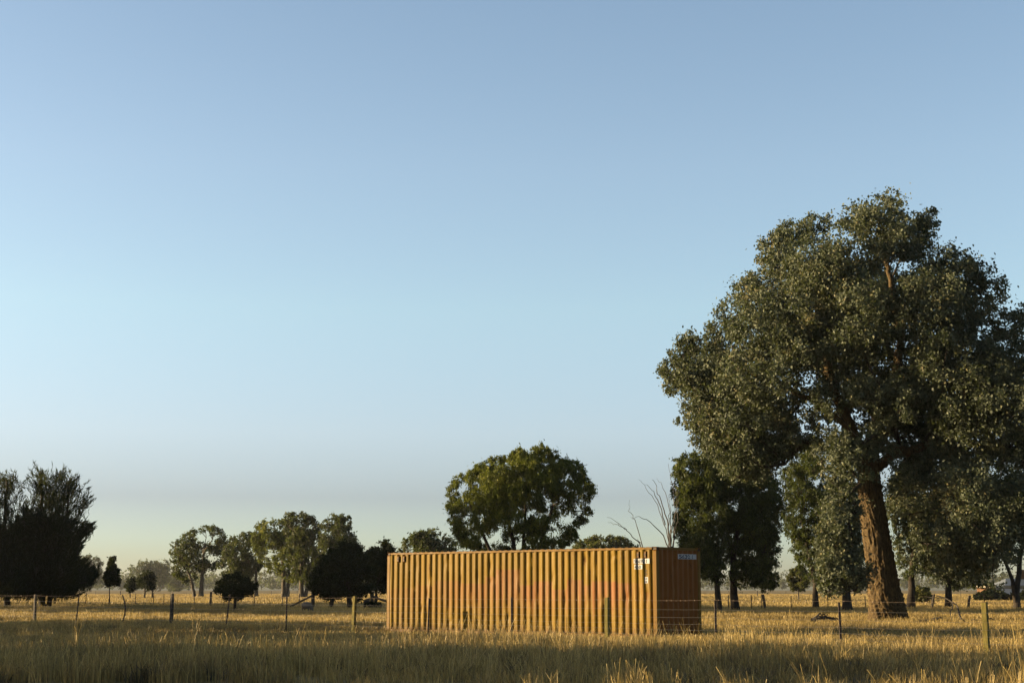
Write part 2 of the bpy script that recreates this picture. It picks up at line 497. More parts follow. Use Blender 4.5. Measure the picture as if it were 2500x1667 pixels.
def casting(x0, y0, z0):
    """corner casting: a thick hollow block with an oval opening in each outer face"""
    bm = bmesh.new()
    sx, sy, sz = 0.178, 0.162, 0.118
    bmesh.ops.create_cube(bm, size=1)
    for v in bm.verts: v.co = Vector(((v.co.x + 0.5) * sx, (v.co.y + 0.5) * sy, (v.co.z + 0.5) * sz))
    for f in list(bm.faces):
        n = f.normal.copy()
        g = bmesh.ops.inset_individual(bm, faces=[f], thickness=0.034)
        bmesh.ops.translate(bm, verts=f.verts, vec=-n * 0.03)
        f.material_index = 1
    bmesh.ops.bevel(bm, geom=[e for e in bm.edges if e.is_manifold and e.calc_face_angle(0) > 1.4 and e.calc_length() > 0.1], offset=0.006, segments=1, affect='EDGES')
    me = bpy.data.meshes.new('corner_casting'); bm.to_mesh(me); bm.free()
    me.materials.append(M['paint_frame']); me.materials.append(M['dark_hole'])
    return link('corner_casting', me, None, croot, (x0, y0, z0))
for z0 in (0.002, CH - 0.116):
    for x0 in (-0.004, CL - 0.174):
        for y0 in (-0.158, -CW - 0.004):
            casting(x0, y0, z0)
for (y0, y1) in ((-0.07, -0.006), (-CW + 0.006, -CW + 0.07)):
    cbox('top_rail', 0.176, CL - 0.176, y0, y1, CH - 0.085, CH - 0.02, None, 0.006)
    cbox('bottom_rail', 0.176, CL - 0.176, y0, y1, 0.03, 0.16, None, 0.006)
for (x0, x1) in ((0.006, 0.07), (CL - 0.07, CL - 0.006)):
    cbox('top_rail', x0, x1, -CW + 0.16, -0.16, CH - 0.09, CH - 0.022, None, 0.006)
    cbox('bottom_rail', x0, x1, -CW + 0.16, -0.16, 0.03, 0.16, None, 0.006)
cbox('floor', 0.1, CL - 0.1, -CW + 0.08, -0.08, 0.10, 0.15, M['dark_hole'], 0)
# roof sheet, ribs running across
ks = np.linspace(0.08, CL - 0.08, 44 * 4 + 1)
rz_ = np.where((np.arange(len(ks)) % 4) < 2, CH - 0.004, CH - 0.024)
V = []; F = []
for s, z in zip(ks, rz_):
    for y in (-0.05, -CW / 2, -CW + 0.05): V.append((s, y, z + (0.006 if y == -CW / 2 else 0)))
for i in range(len(ks) - 1):
    for k in range(2): F.append((3 * i + k, 3 * i + 1 + k, 3 * i + 4 + k, 3 * i + 3 + k))
rf = link('roof_panel', py_mesh('roof_panel', V, F), M['paint_frame'], croot)
sol = rf.modifiers.new('thick', 'SOLIDIFY'); sol.thickness = 0.012; sol.offset = -1
# ventilator boxes
def vent(s):
    bm = bmesh.new()
    w_, h_, d_ = 0.10, 0.235, 0.05
    vs = [bm.verts.new(c) for c in ((-w_ / 2, 0, 0), (w_ / 2, 0, 0), (w_ / 2, 0, h_), (-w_ / 2, 0, h_),
          (-w_ * .36, d_, .03), (w_ * .36, d_, .03), (w_ * .36, d_, h_ - .03), (-w_ * .36, d_, h_ - .03))]
    for f in ((4, 7, 6, 5), (0, 4, 5, 1), (1, 5, 6, 2), (2, 6, 7, 3), (3, 7, 4, 0)): bm.faces.new([vs[i] for i in f])
    bmesh.ops.recalc_face_normals(bm, faces=bm.faces[:])
    me = bpy.data.meshes.new('vent'); bm.to_mesh(me); bm.free()
    v = link('vent', me, M['paint_frame'], croot, (s, -0.052, 2.535))
    link('louvre', box_mesh('louvre', (0.05, 0.006, 0.05), 0, (0, d_ + 0.001, h_ / 2)), M['dark_hole'], v)
for s in (0.45, 0.735, CL - 0.56, CL - 0.86): vent(s)

# decals laid over the corrugation, lettering on them
def decal(place, s0, s1, z0, z1, inset, lift=0.011, name='decal', material=None, parent=None):
    ks = knots(s0, s1); V = []; F = []
    for s in ks:
        d = inset + float(prof(s)) - lift
        for z in (z0, z1):
            q = place(np.array(s), np.array(d), np.array(z)); V.append(tuple(float(x) for x in q))
    for i in range(len(ks) - 1): F.append((2 * i, 2 * i + 2, 2 * i + 3, 2 * i + 1))
    return link(name, py_mesh(name, V, F), material or M['decal_white'], parent or croot)
def lettering(txt, place, s_left, z0, size, inset, direction, material, parent, stretch=1.0, lift=0.015, rot=False):
    cu = bpy.data.curves.new('t', 'FONT'); cu.body = txt; cu.size = size; cu.resolution_u = 3; cu.offset = size * 0.022
    to = bpy.data.objects.new('t', cu); COL.objects.link(to)
    bpy.context.view_layer.update()
    dg = bpy.context.evaluated_depsgraph_get()
    me = bpy.data.meshes.new_from_object(to.evaluated_get(dg))
    bpy.data.objects.remove(to)
    bm = bmesh.new(); bm.from_mesh(me)
    for v in bm.verts:
        x, y = v.co.x * stretch, v.co.y
        v.co = Vector((s_left + direction * x, 0, z0 + y))
    ss = [v.co.x for v in bm.verts]
    for k in knots(min(ss) - 0.1, max(ss) + 0.1):
        bmesh.ops.bisect_plane(bm, geom=bm.verts[:] + bm.edges[:] + bm.faces[:], plane_co=(k, 0, 0), plane_no=(1, 0, 0), dist=1e-6)
    for v in bm.verts:
        s, z = v.co.x, v.co.z
        d = inset + float(prof(s)) - lift
        v.co = Vector([float(q) for q in place(np.array(s), np.array(d), np.array(z))])
    bm.verts.ensure_lookup_table()
    # every character is a piece of its own
    todo = set(bm.verts); parts = []
    while todo:
        stack = [todo.pop()]; isl = set(stack)
        while stack:
            for e_ in stack.pop().link_edges:
                for v in e_.verts:
                    if v not in isl: isl.add(v); todo.discard(v); stack.append(v)
        parts.append(isl)
    for isl in parts:
        idx = {v: k for k, v in enumerate(isl)}
        fs = [[idx[v] for v in f.verts] for f in bm.faces if f.verts[0] in isl]
        link('letter', py_mesh('letter', [v.co[:] for v in isl], fs), material, parent)
    bm.free(); bpy.data.meshes.remove(me)
# the side is read from the far left (large s) to the near right (small s)
dcl = decal(fr_place, 0.275, 0.90, 2.375, 2.53, 0.02)
lettering('566392 0', fr_place, 0.885, 2.393, 0.165, 0.02, -1, M['ink'], dcl, 0.80)
dcl = decal(fr_place, 0.565, 0.875, 2.20, 2.345, 0.02)
lettering('4500', fr_place, 0.865, 2.215, 0.155, 0.02, -1, M['ink'], dcl, 0.80)
dcl = decal(fr_place, 0.36, 0.505, 1.76, 1.955, 0.02)
lettering('US', fr_place, 0.495, 1.862, 0.105, 0.02, -1, M['ink_blue'], dcl, 0.8)
lettering('001', fr_place, 0.497, 1.772, 0.095, 0.02, -1, M['ink_blue'], dcl, 0.75)
for k in range(2):
    lettering('H', fr_place, 0.475, 2.12 - 0.105 * k, 0.10, 0.02, -1, M['ink'], croot, 1.0)
dcl = decal(en_place, 1.20, 2.215, 2.53, 2.69, 0.02)
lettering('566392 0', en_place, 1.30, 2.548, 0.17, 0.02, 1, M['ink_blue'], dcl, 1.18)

# ------------------------------------------------------------------ fences
F0 = Vector((-13.903, 63.247, 0)); FSTEP = Vector((2.781, -2.982, 0))
def fpos(i): 
    q = F0 + FSTEP * i
    q.z = float(ground_z(q.x, q.y)); return q
def wood_post_mesh(h, wx=0.125, wy=0.11, seed=0, slant=0.012):
    bm = bmesh.new()
    r = random.Random(seed)
    rings = []
    n = 7
    for k in range(n):
        z = -0.3 + (h + 0.3) * k / (n - 1)
        ring = []
        for (cx, cy) in ((-1, -.82), (-.82, -1), (.82, -1), (1, -.82), (1, .82), (.82, 1), (-.82, 1), (-1, .82)):
            top = slant * cx if k == n - 1 else 0
            ring.append(bm.verts.new((cx * wx / 2 + r.uniform(-.003, .003), cy * wy / 2 + r.uniform(-.003, .003), z + top)))
        rings.append(ring)
    for a, b in zip(rings[:-1], rings[1:]):
        for i in range(8): bm.faces.new((a[i], a[(i + 1) % 8], b[(i + 1) % 8], b[i]))
    bm.faces.new(rings[-1]); bm.faces.new(rings[0][::-1])
    me = bpy.data.meshes.new('post'); bm.to_mesh(me); bm.free()
    return me
def picket_mesh(h, bend=0.0, lean=0.0, s=0.032, n=10):
    """star picket: three thin flanges on a straight or bent line"""
    V, F = [], []
    for k in range(n):
        t = k / (n - 1); z = -0.3 + (h + 0.3) * t
        ox = bend * math.sin(max(0, z) / h * math.pi * 0.95) + lean * max(0, z)
        for a in (90, 210, 330):
            c, d = math.cos(R(a)), math.sin(R(a))
            for (rr, tt) in ((0.004, -0.004), (s, -0.004), (s, 0.004), (0.004, 0.004)):
                V.append((ox + c * rr - d * tt, d * rr + c * tt, z))
    for k in range(n - 1):
        for a in range(3):
            b0 = k * 12 + a * 4; b1 = b0 + 12
            for i in range(4): F.append((b0 + i, b0 + (i + 1) % 4, b1 + (i + 1) % 4, b1 + i))
    for a in range(3):
        b0 = (n - 1) * 12 + a * 4; F.append((b0, b0 + 1, b0 + 2, b0 + 3))
    return py_mesh('picket', V, F)
def tube(path, rad, sides=5):
    V, F = [], []
    P = [Vector(p) for p in path]
    for i, q in enumerate(P):
        d = (P[min(i + 1, len(P) - 1)] - P[max(i - 1, 0)]).normalized()
        u = d.cross(Vector((0, 0, 1)));  u = u if u.length > 1e-4 else Vector((1, 0, 0)); u.normalize()
        v = u.cross(d)
        r = rad[i] if hasattr(rad, '__len__') else rad
        for k in range(sides):
            a = 2 * math.pi * k / sides
            V.append(tuple(q + u * (math.cos(a) * r) + v * (math.sin(a) * r)))
    for i in range(len(P) - 1):
        for k in range(sides):
            F.append((i * sides + k, i * sides + (k + 1) % sides, (i + 1) * sides + (k + 1) % sides, (i + 1) * sides + k))
    return V, F

FA = math.atan2(FSTEP.y, FSTEP.x)
fence = empty('roadside_fence', fpos(3))
tag(fence, 'roadside wire fence of pine posts and steel pickets in front of the container', 'fence')
FH = 1.294
for i in range(-5, 13):
    q = fpos(i) - fence.location
    if i % 3 == 0:
        o = link('wooden_post', wood_post_mesh(FH + random.uniform(0.0, 0.03), seed=i), M['post_pine'] if i >= 3 else M['post_grey'], fence, q)  # left-hand posts take the darker wood, shade put into their colour
        o.rotation_euler = (random.uniform(-.012, .012), random.uniform(-.012, .012) + (0.025 if i in (0, 3) else 0), FA + random.uniform(-.1, .1) + R(12))
        if i == 9: o.rotation_euler = (0.0, -0.008, FA + R(10))
    else:
        bend, lean = 0.0, random.uniform(-.02, .02)
        if i == -1: bend, lean = 0.16, -0.02
        if i == 1: lean = 0.10
        if i == -2: lean = 0.07
        if i == 4: lean = 0.03
        o = link('steel_picket', picket_mesh(FH - 0.01 + random.uniform(-.02, .02), bend, lean), M['picket_steel'], fence, q)
        o.rotation_euler = (0, 0, 0)
        if i == -1: o['label'] = 'bent steel picket bowed to one side'
WZ = [1.265, 1.015, 0.80, 0.615, 0.46, 0.31]
for k, z in enumerate(WZ):
    path = []
    for i in range(-5, 13):
        q = fpos(i) - fence.location
        r_ = random.Random(i * 31 + k)
        for t in ((0.0, 0.25, 0.5, 0.75) if i < 12 else (0.0,)):
            sag = -0.020 * (1 - (2 * t - 1) ** 2) + (r_.uniform(-.008, .008) if t == 0 else 0)
            qq = q + FSTEP * t
            qq = qq + FN * -0.065
            path.append((qq.x, qq.y, z + q.z * 0 + sag))
    V, F = tube(path, 0.0027, 4)
    if k == 0:                                     # barbs every 15 cm
        P = [Vector(p) for p in path]
        for a, b in zip(P[:-1], P[1:]):
            nb = max(1, int((b - a).length / 0.15))
            for j in range(nb):
                c = a.lerp(b, j / nb); ang = random.uniform(0, 3.14)
                e = (Vector((0, 0, 1)) * math.cos(ang) + FN * math.sin(ang)) * 0.016
                t = (b - a).normalized() * 0.004
                n0 = len(V); V += [tuple(c - e - t), tuple(c - e + t), tuple(c + e + t), tuple(c + e - t)]; F.append((n0, n0 + 1, n0 + 2, n0 + 3))
    link('wire', py_mesh('wire', V, F), M['barb'] if k == 0 else M['wire'], fence)

# paddock fence further back: posts where they stand along the line
def line_fence(name, label, posts, wires, wmat, cat='fence', wr=0.004):
    """posts: (x, y, height, kind, lean)"""
    root = empty(name, (posts[0][0], posts[0][1], float(ground_z(posts[0][0], posts[0][1]))))
    tag(root, label, cat)
    prev = None
    for j, (x, y, h, kind, lean) in enumerate(posts):
        q = Vector((x, y, float(ground_z(x, y)))) - root.location
        if kind == 'w':
            o = link('wooden_post', wood_post_mesh(h, 0.15, 0.14, seed=j + 50), M['post_grey'], root, q); o.rotation_euler = (0, lean, random.uniform(0, 1))
        elif kind == 'b':
            o = link('wooden_post', wood_post_mesh(h, 0.22, 0.22, seed=j + 50), M['post_grey'], root, q); o.rotation_euler = (0, lean, random.uniform(0, 1))
        else:
            o = link('steel_picket', picket_mesh(h, 0, lean, 0.036, 4), M['picket_steel'], root, q)
    for z in wires:
        path = [Vector((x, y - 0.08, float(ground_z(x, y)) + z)) - root.location for (x, y, h, k, l) in posts]
        V, F = tube(path, wr, 3)
        link('wire', py_mesh('wire', V, F), wmat, root)
    return root
def gpt(px, Y):
    """x of a thing seen at column px (2500-wide sheet) standing at depth Y"""
    return (px - 1250) / 3723 * Y
pl = []
for px, Y, h, k, l in ((-40, 156, 1.25, 's', 0), (40, 152, 1.25, 's', 0.03), (112, 149, 1.3, 'w', 0), (167, 147, 1.2, 's', 0), (224, 145, 1.2, 's', 0.03), (280, 142, 1.2, 's', 0), (344, 140, 1.2, 's', 0), (388, 138, 1.25, 's', -0.04), (412, 137, 1.2, 's', 0),
                       (485, 134, 1.2, 's', 0.02), (525, 132, 1.35, 'w', 0), (557, 130, 1.2, 's', 0), (630, 126, 1.2, 's', 0), (697, 123, 1.2, 's', 0.02), (738, 122, 1.2, 's', 0), (771, 120, 1.45, 'b', 0)):
    pl.append((gpt(px, Y), Y, h, k, l))
fr = line_fence('paddock_fence', 'picket fence across the left paddock, ending at a braced timber post by the dark evergreen', pl, (1.1, 0.85, 0.6, 0.4), M['barb'])
q = Vector((gpt(771, 120), 120, 0)) - fr.location
V, F = tube([q + Vector((-0.1, 0, 1.05)), q + Vector((-1.3, 0.6, 0.5)), q + Vector((-2.3, 1.1, 0.02))], 0.075, 8)
link('brace', py_mesh('brace', V, F, True), M['post_grey'], fr)
pl = []
for px, Y, h, k, l in ((913, 118, 1.4, 'b', 0), (990, 117, 1.2, 's', 0), (1060, 117, 1.2, 's', 0), (1140, 116, 1.2, 's', 0), (1215, 116, 1.2, 's', 0), (1290, 115, 1.2, 's', 0), (1370, 115, 1.2, 's', 0), (1450, 115, 1.2, 'w', 0), (1530, 114, 1.2, 's', 0), (1610, 114, 1.2, 's', 0), (1690, 114, 1.2, 's', 0),
                       (1771, 113, 1.15, 's', 0), (1783, 113, 1.1, 'w', 0.06), (1826, 113, 1.15, 's', 0), (1851, 113, 1.2, 's', 0), (1860, 112, 1.2, 'w', -0.22), (1922, 112, 1.1, 's', 0), (2010, 112, 1.1, 's', 0), (2100, 112, 1.1, 's', 0), (2180, 112, 1.1, 's', 0),
                       (2258, 111, 1.25, 'w', 0.33), (2346, 111, 1.1, 'w', 0.18), (2386, 111, 1.1, 's', 0.02), (2462, 111, 1.15, 's', -0.03), (2560, 111, 1.15, 's', 0)):
    pl.append((gpt(px, Y), Y, h, k, l))
fr = line_fence('paddock_fence', 'paddock fence with leaning old posts among the trees behind the container', pl, (1.05, 0.8, 0.55), M['barb'])
q = Vector((gpt(913, 118), 118, 0)) - fr.location
V, F = tube([q + Vector((0.1, 0, 1.0)), q + Vector((1.2, -0.3, 0.62)), q + Vector((2.4, -0.5, 0.1))], 0.09, 8)
link('brace', py_mesh('brace', V, F, True), M['post_grey'], fr)
pl = []
for j in range(46):
    Y = 330 - j * 0.9
    pl.append((-125 + j * 5.4, Y, 1.25 + random.uniform(-.1, .1), 'w' if j % 4 == 0 else 's', random.uniform(-.04, .04)))
line_fence('boundary_fence', 'distant fence line crossing the far end of the paddock', pl, (1.1, 0.7), M['barb'], wr=0.008)

# ------------------------------------------------------------------ trees
def leaves_mesh(name, C, L, W, D, T, rs, flat_up=0.0):
    """C centres, L length, W width, D long-axis directions, T tint -> rhombic leaves"""
    n = len(C)
    D = D / (np.linalg.norm(D, axis=1, keepdims=True) + 1e-9)
    A = rs.normal(size=(n, 3)); A[:, 2] *= (1 - flat_up)
    B = np.cross(D, A); B /= (np.linalg.norm(B, axis=1, keepdims=True) + 1e-9)
    l = (L / 2)[:, None]; wv = (W / 2)[:, None]
    V = np.empty((n, 4, 3))
    V[:, 0] = C - D * l; V[:, 1] = C + B * wv - D * l * 0.1; V[:, 2] = C + D * l; V[:, 3] = C - B * wv - D * l * 0.1
    F = np.arange(n * 4).reshape(n, 4)
    return np_mesh(name, V.reshape(-1, 3), F, False, {'tint': np.clip(T, 0, 1)})

def poly_dist(P, poly):
    """distance of points to polygon edges and inside test (2-d)"""
    n = len(poly); inside = np.zeros(len(P), bool); dmin = np.full(len(P), 1e9)
    for i in range(n):
        a, b = poly[i], poly[(i + 1) % n]
        ab = b - a; t = np.clip(((P - a) @ ab) / (ab @ ab + 1e-9), 0, 1)
        d = np.linalg.norm(P - (a + t[:, None] * ab), axis=1); dmin = np.minimum(dmin, d)
        c = ((a[1] > P[:, 1]) != (b[1] > P[:, 1]))
        xi = (b[0] - a[0]) * (P[:, 1] - a[1]) / (b[1] - a[1] + 1e-12) + a[0]
        inside ^= c & (P[:, 0] < xi)
    return dmin, inside

def clumps_from_outline(poly, n, tmax, rmin, rmax, rs, edge=1.0, hollow=0.6):
    """clump centres (x, depth, z) and radii filling the solid whose silhouette is poly"""
    poly = np.asarray(poly, float)
    lo, hi = poly.min(0), poly.max(0)
    out = []
    def thick(d): 
        u = np.clip(d / tmax, 0, 1); return tmax * np.sqrt(1 - (1 - u) ** 2)
    # along the outline
    per = np.roll(poly, -1, 0) - poly; ln = np.linalg.norm(per, axis=1); tot = ln.sum()
    k = int(tot / (rmin * 1.5) * edge)
    for s in (np.arange(k) + rs.uniform(-.3, .3, k)) / max(1, k) * tot:
        i = int(np.searchsorted(np.cumsum(ln), s % tot)); i = min(i, len(poly) - 1)
        t = 1 - (np.cumsum(ln)[i] - s % tot) / ln[i]
        q = poly[i] + per[i] * t
        nrm = np.array([-per[i][1], per[i][0]]) / ln[i]
        r = rs.uniform(rmin, rmin * 1.3)
        for sg in (1, -1):
            c = q + nrm * sg * r * rs.uniform(0.6, 1.15)
            dd, ins = poly_dist(c[None], poly)
            if ins[0]:
                out.append((c[0], rs.uniform(-.8, .8) * thick(dd[0]), c[1], r)); break
    cnt = 0
    while cnt < n:
        P = rs.uniform(lo, hi, (n * 3, 2)); d, ins = poly_dist(P, poly); P, d = P[ins], d[ins]
        for q, dd in zip(P, d):
            if cnt >= n: break
            r = float(np.clip(dd * rs.uniform(.7, 1.1), rmin * .8, rmax * rs.uniform(.75, 1.1)))
            if dd < r * 0.55: continue
            t = max(0.0, thick(dd) - r * 0.5)
            u = rs.uniform(-1, 1); u = np.sign(u) * abs(u) ** hollow
            out.append((q[0], u * t, q[1], r)); cnt += 1
    return np.array(out)

def skeleton(trunk, targets, tip_r, rs, step=1.0, from_frac=0.35, sink=0.25, wig=0.12):
    """grow limbs from the trunk polyline to each target; returns nodes, parents, radii"""
    nodes = [np.array(q, float) for q in trunk]; par = [-1] + list(range(len(trunk) - 1))
    kids_from = int(len(trunk) * from_frac)
    T = np.asarray(targets)
    top = nodes[len(trunk) - 1]
    order = np.argsort(np.linalg.norm(T - top, axis=1))
    for j in order:
        t = T[j].copy(); t[2] -= sink
        A = np.array(nodes[kids_from:])
        v = t - A; d = np.linalg.norm(v, axis=1)
        up = v[:, 2] / (d + 1e-6)
        cost = d * (1.15 - 0.55 * np.clip(up, -1, 1)) + 0.02 * np.linalg.norm(A - top, axis=1)
        b = int(np.argmin(cost)) + kids_from
        a = nodes[b]; L = float(np.linalg.norm(t - a)); m_ = max(1, int(L / step))
        last = b
        sidev = rs.normal(size=3) * L * wig * 0.6
        for k in range(1, m_ + 1):
            f = k / m_
            q = a + (t - a) * f + sidev * math.sin(f * math.pi) + np.array([0, 0, L * 0.08 * math.sin(f * math.pi)])
            if k < m_: q = q + rs.normal(size=3) * step * wig * 0.5
            nodes.append(q); par.append(last); last = len(nodes) - 1
    n = len(nodes); acc = np.zeros(n); has = np.zeros(n, bool)
    for i in range(n - 1, 0, -1):
        if not has[i]: acc[i] = tip_r ** 2.3
        acc[par[i]] += acc[i]; has[par[i]] = True
    rad = np.maximum(acc, tip_r ** 2.3) ** (1 / 2.3)
    return np.array(nodes), np.array(par), rad

def limbs_mesh(name, nodes, par, rad, sides=6):
    idx = np.arange(1, len(nodes))
    A = nodes[par[idx]]; B = nodes[idx]
    ra = np.minimum(rad[par[idx]], rad[idx] * 1.35); rb = rad[idx]
    d = B - A; d /= (np.linalg.norm(d, axis=1, keepdims=True) + 1e-9)
    ref = np.where(np.abs(d[:, 2:3]) > 0.9, np.array([[1.0, 0, 0]]), np.array([[0, 0, 1.0]]))
    u = np.cross(d, ref); u /= (np.linalg.norm(u, axis=1, keepdims=True) + 1e-9); v = np.cross(u, d)
    B2 = B + d * rb[:, None] * 0.35
    ang = np.arange(sides) * 2 * math.pi / sides
    ring = u[:, None] * np.cos(ang)[None, :, None] + v[:, None] * np.sin(ang)[None, :, None]
    V = np.concatenate([A[:, None] + ring * ra[:, None, None], B2[:, None] + ring * rb[:, None, None]], 1)
    base = (np.arange(len(idx)) * 2 * sides)[:, None]
    k = np.arange(sides); k2 = (k + 1) % sides
    F = np.stack([base + k, base + k2, base + sides + k2, base + sides + k], 2).reshape(-1, 4)
    return np_mesh(name, V.reshape(-1, 3), F, True)

def fill_leaves(cl, n_leaf, size, rs, droop=0.6, aspect=0.42, sub=None, spread=0.34, shell=0.55, squash=0.85):
    """leaves in little sprays on the clumps"""
    wgt = cl[:, 3] ** 2; cnt = np.maximum(6, (wgt / wgt.sum() * n_leaf)).astype(int)
    Cs, Ds, Ts = [], [], []
    for (x, y, z, r), c in zip(cl, cnt):
        ns = sub or max(5, int(9 * r / max(0.5, size * 5)) + 6)
        dirs = rs.normal(size=(ns, 3)); dirs /= np.linalg.norm(dirs, axis=1, keepdims=True)
        dirs[:, 2] = dirs[:, 2] * squash + 0.12
        cen = dirs * (r * rs.uniform(shell, 1.0, (ns, 1)))
        stint = rs.normal(0, 0.10, ns) + rs.normal(0, 0.10)
        k = rs.integers(0, ns, c)
        pos = cen[k] + rs.normal(size=(c, 3)) * r * spread * rs.uniform(.35, 1.0, (c, 1))
        Cs.append(pos + (x, y, z))
        dd = rs.normal(size=(c, 3)) * 0.75 + dirs[k] * 0.35; dd[:, 2] -= droop
        Ds.append(dd); Ts.append(np.clip(0.42 + stint[k] + rs.normal(0, 0.16, c), 0, 1))
    C = np.concatenate(Cs); D = np.concatenate(Ds); T = np.concatenate(Ts)
    L = size * rs.uniform(0.65, 1.35, len(C)); W = L * aspect * rs.uniform(.75, 1.25, len(C))
    return C, L, W, D, T

def plume_leaves(cl, axis_x, n_leaf, size, rs, zlow):
    """feathery she-oak sprays: long thin needles streaming up and outwards along each spray"""
    wgt = cl[:, 3] ** 2
    if zlow: wgt = wgt * np.interp(cl[:, 2], [zlow[0], zlow[1]], [1.0, 0.17])
    cnt = np.maximum(8, (wgt / wgt.sum() * n_leaf)).astype(int)
    Cs, Ds, Ts = [], [], []
    for (x, y, z, r), c in zip(cl, cnt):
        ns = 7
        out = np.array([x - axis_x, y, 0.0]); out /= (np.linalg.norm(out) + 0.6)
        k = rs.integers(0, ns, c)
        ax = out * 0.75 + np.array([0, 0, 0.95]) + rs.normal(size=(ns, 3)) * 0.36
        ax /= np.linalg.norm(ax, axis=1, keepdims=True)
        org = rs.normal(size=(ns, 3)) * r * 0.42
        t = rs.uniform(-1.0, 1.25, c) * r
        rad = np.clip(1.1 - t / r * 0.75, 0.12, 1.5) * r * 0.17
        pos = org[k] + ax[k] * t[:, None] + rs.normal(size=(c, 3)) * rad[:, None]
        Cs.append(pos + (x, y, z)); Ds.append(ax[k] + rs.normal(size=(c, 3)) * 0.32)
        Ts.append(np.clip(0.4 + rs.normal(0, 0.2, c), 0, 1))
    C = np.concatenate(Cs); D = np.concatenate(Ds); T = np.concatenate(Ts)
    L = size * rs.uniform(0.6, 1.4, len(C)); W = np.full(len(C), size * 0.12)
    return C, L, W, D, T

def tree(name, label, cat, Y, outline, trunk, n_clump, n_leaf, leaf, lm, bm_, seed, tmax=None, rmin=0.7, rmax=1.4, tr=0.25, tip=0.02,
         droop=0.6, mode='leaf', group='trees in the paddock', extra_trunks=(), aspect=0.42, edge=1.0, ff=0.35, step=None, spread=0.27, shell=0.6, sides=6, hollow=0.6, base_z=None, gaps=(), thin_top=None):
    """outline and trunk in sheet coordinates (2352 wide), converted at depth Y to metres"""
    rs = np.random.default_rng(seed)
    b = at(trunk[0][0], trunk[0][1], Y)
    bz = float(ground_z(b.x, Y)) if base_z is None else base_z
    root = empty(name, (b.x, Y, bz)); tag(root, label, cat, group)
    loc = np.array([b.x, Y, bz])
    poly = np.array([[at(x, y, Y).x - loc[0], at(x, y, Y).z - loc[2]] for x, y in outline])
    wdt = np.ptp(poly[:, 0])
    tm = tmax if tmax else wdt * 0.45
    cl = clumps_from_outline(poly, n_clump, tm, rmin, rmax, rs, edge, hollow)
    if gaps:
        keep = np.ones(len(cl), bool)
        for gx_, gy_, gr in gaps:
            g = at(gx_, gy_, Y); keep &= np.hypot(cl[:, 0] - (g.x - loc[0]), cl[:, 2] - (g.z - loc[2])) > gr * Y / 3502.6 + cl[:, 3] * 0.6
        cl = cl[keep]
    def tline(tp):
        pts = []
        for i, q in enumerate(tp):
            a_ = at(q[0], q[1], Y); dy = q[2] if len(q) > 2 else 0.0
            pts.append(np.array([a_.x - loc[0], dy, a_.z - loc[2]]))
        pts[0][2] = -0.25
        dense = [pts[0]]
        for a_, b_ in zip(pts[:-1], pts[1:]):
            m_ = max(2, int(np.linalg.norm(b_ - a_) / 0.6))
            for k in range(1, m_ + 1): dense.append(a_ + (b_ - a_) * k / m_ + rs.normal(size=3) * 0.03)
        return dense
    trunks = [tline(trunk)] + [tline(t) for t in extra_trunks]
    # share the clumps between the stems
    tops = np.array([t[-1] for t in trunks])
    own = np.argmin(np.linalg.norm(cl[:, None, :3] - tops[None], axis=2), axis=1)
    Vs = []
    for k, tl in enumerate(trunks):
        tg = cl[own == k][:, :3]
        if len(tg) == 0: tg = tops[k][None] + np.array([[0, 0, 0.5]])
        nodes, par, rad = skeleton(tl, tg, tip, rs, step or max(0.6, wdt * 0.09), ff)
        nt_ = len(tl); f = np.linspace(0, 1, nt_)
        trr = tr if k == 0 else tr * 0.75
        rad[:nt_] = np.maximum(np.minimum(rad[:nt_], trr * (1 - 0.45 * f)), trr * (1 - 0.55 * f)) * (1 + 0.45 * np.exp(-f * nt_ * 0.6 / 0.9))
        rad[nt_:] = np.minimum(rad[nt_:], trr * 0.55)
        me = limbs_mesh('trunk', nodes, par, rad, sides)
        o = link('trunk', me, bm_, root)
    leaf = leaf * (1.4 if mode == 'leaf' else 1.1); n_leaf = int(n_leaf * 1.15)
    if mode == 'plume':
        C, L, W, D, T = plume_leaves(cl, 0.0, n_leaf, leaf, rs, thin_top)
    else:
        C, L, W, D, T = fill_leaves(cl, n_leaf, leaf, rs, droop, aspect, spread=spread, shell=shell)
    ok = C[:, 2] > 0.15
    cr = link('crown', leaves_mesh('crown', C[ok], L[ok], W[ok], D[ok], T[ok], rs), lm, root)
    cr['kind'] = 'stuff'
    return root

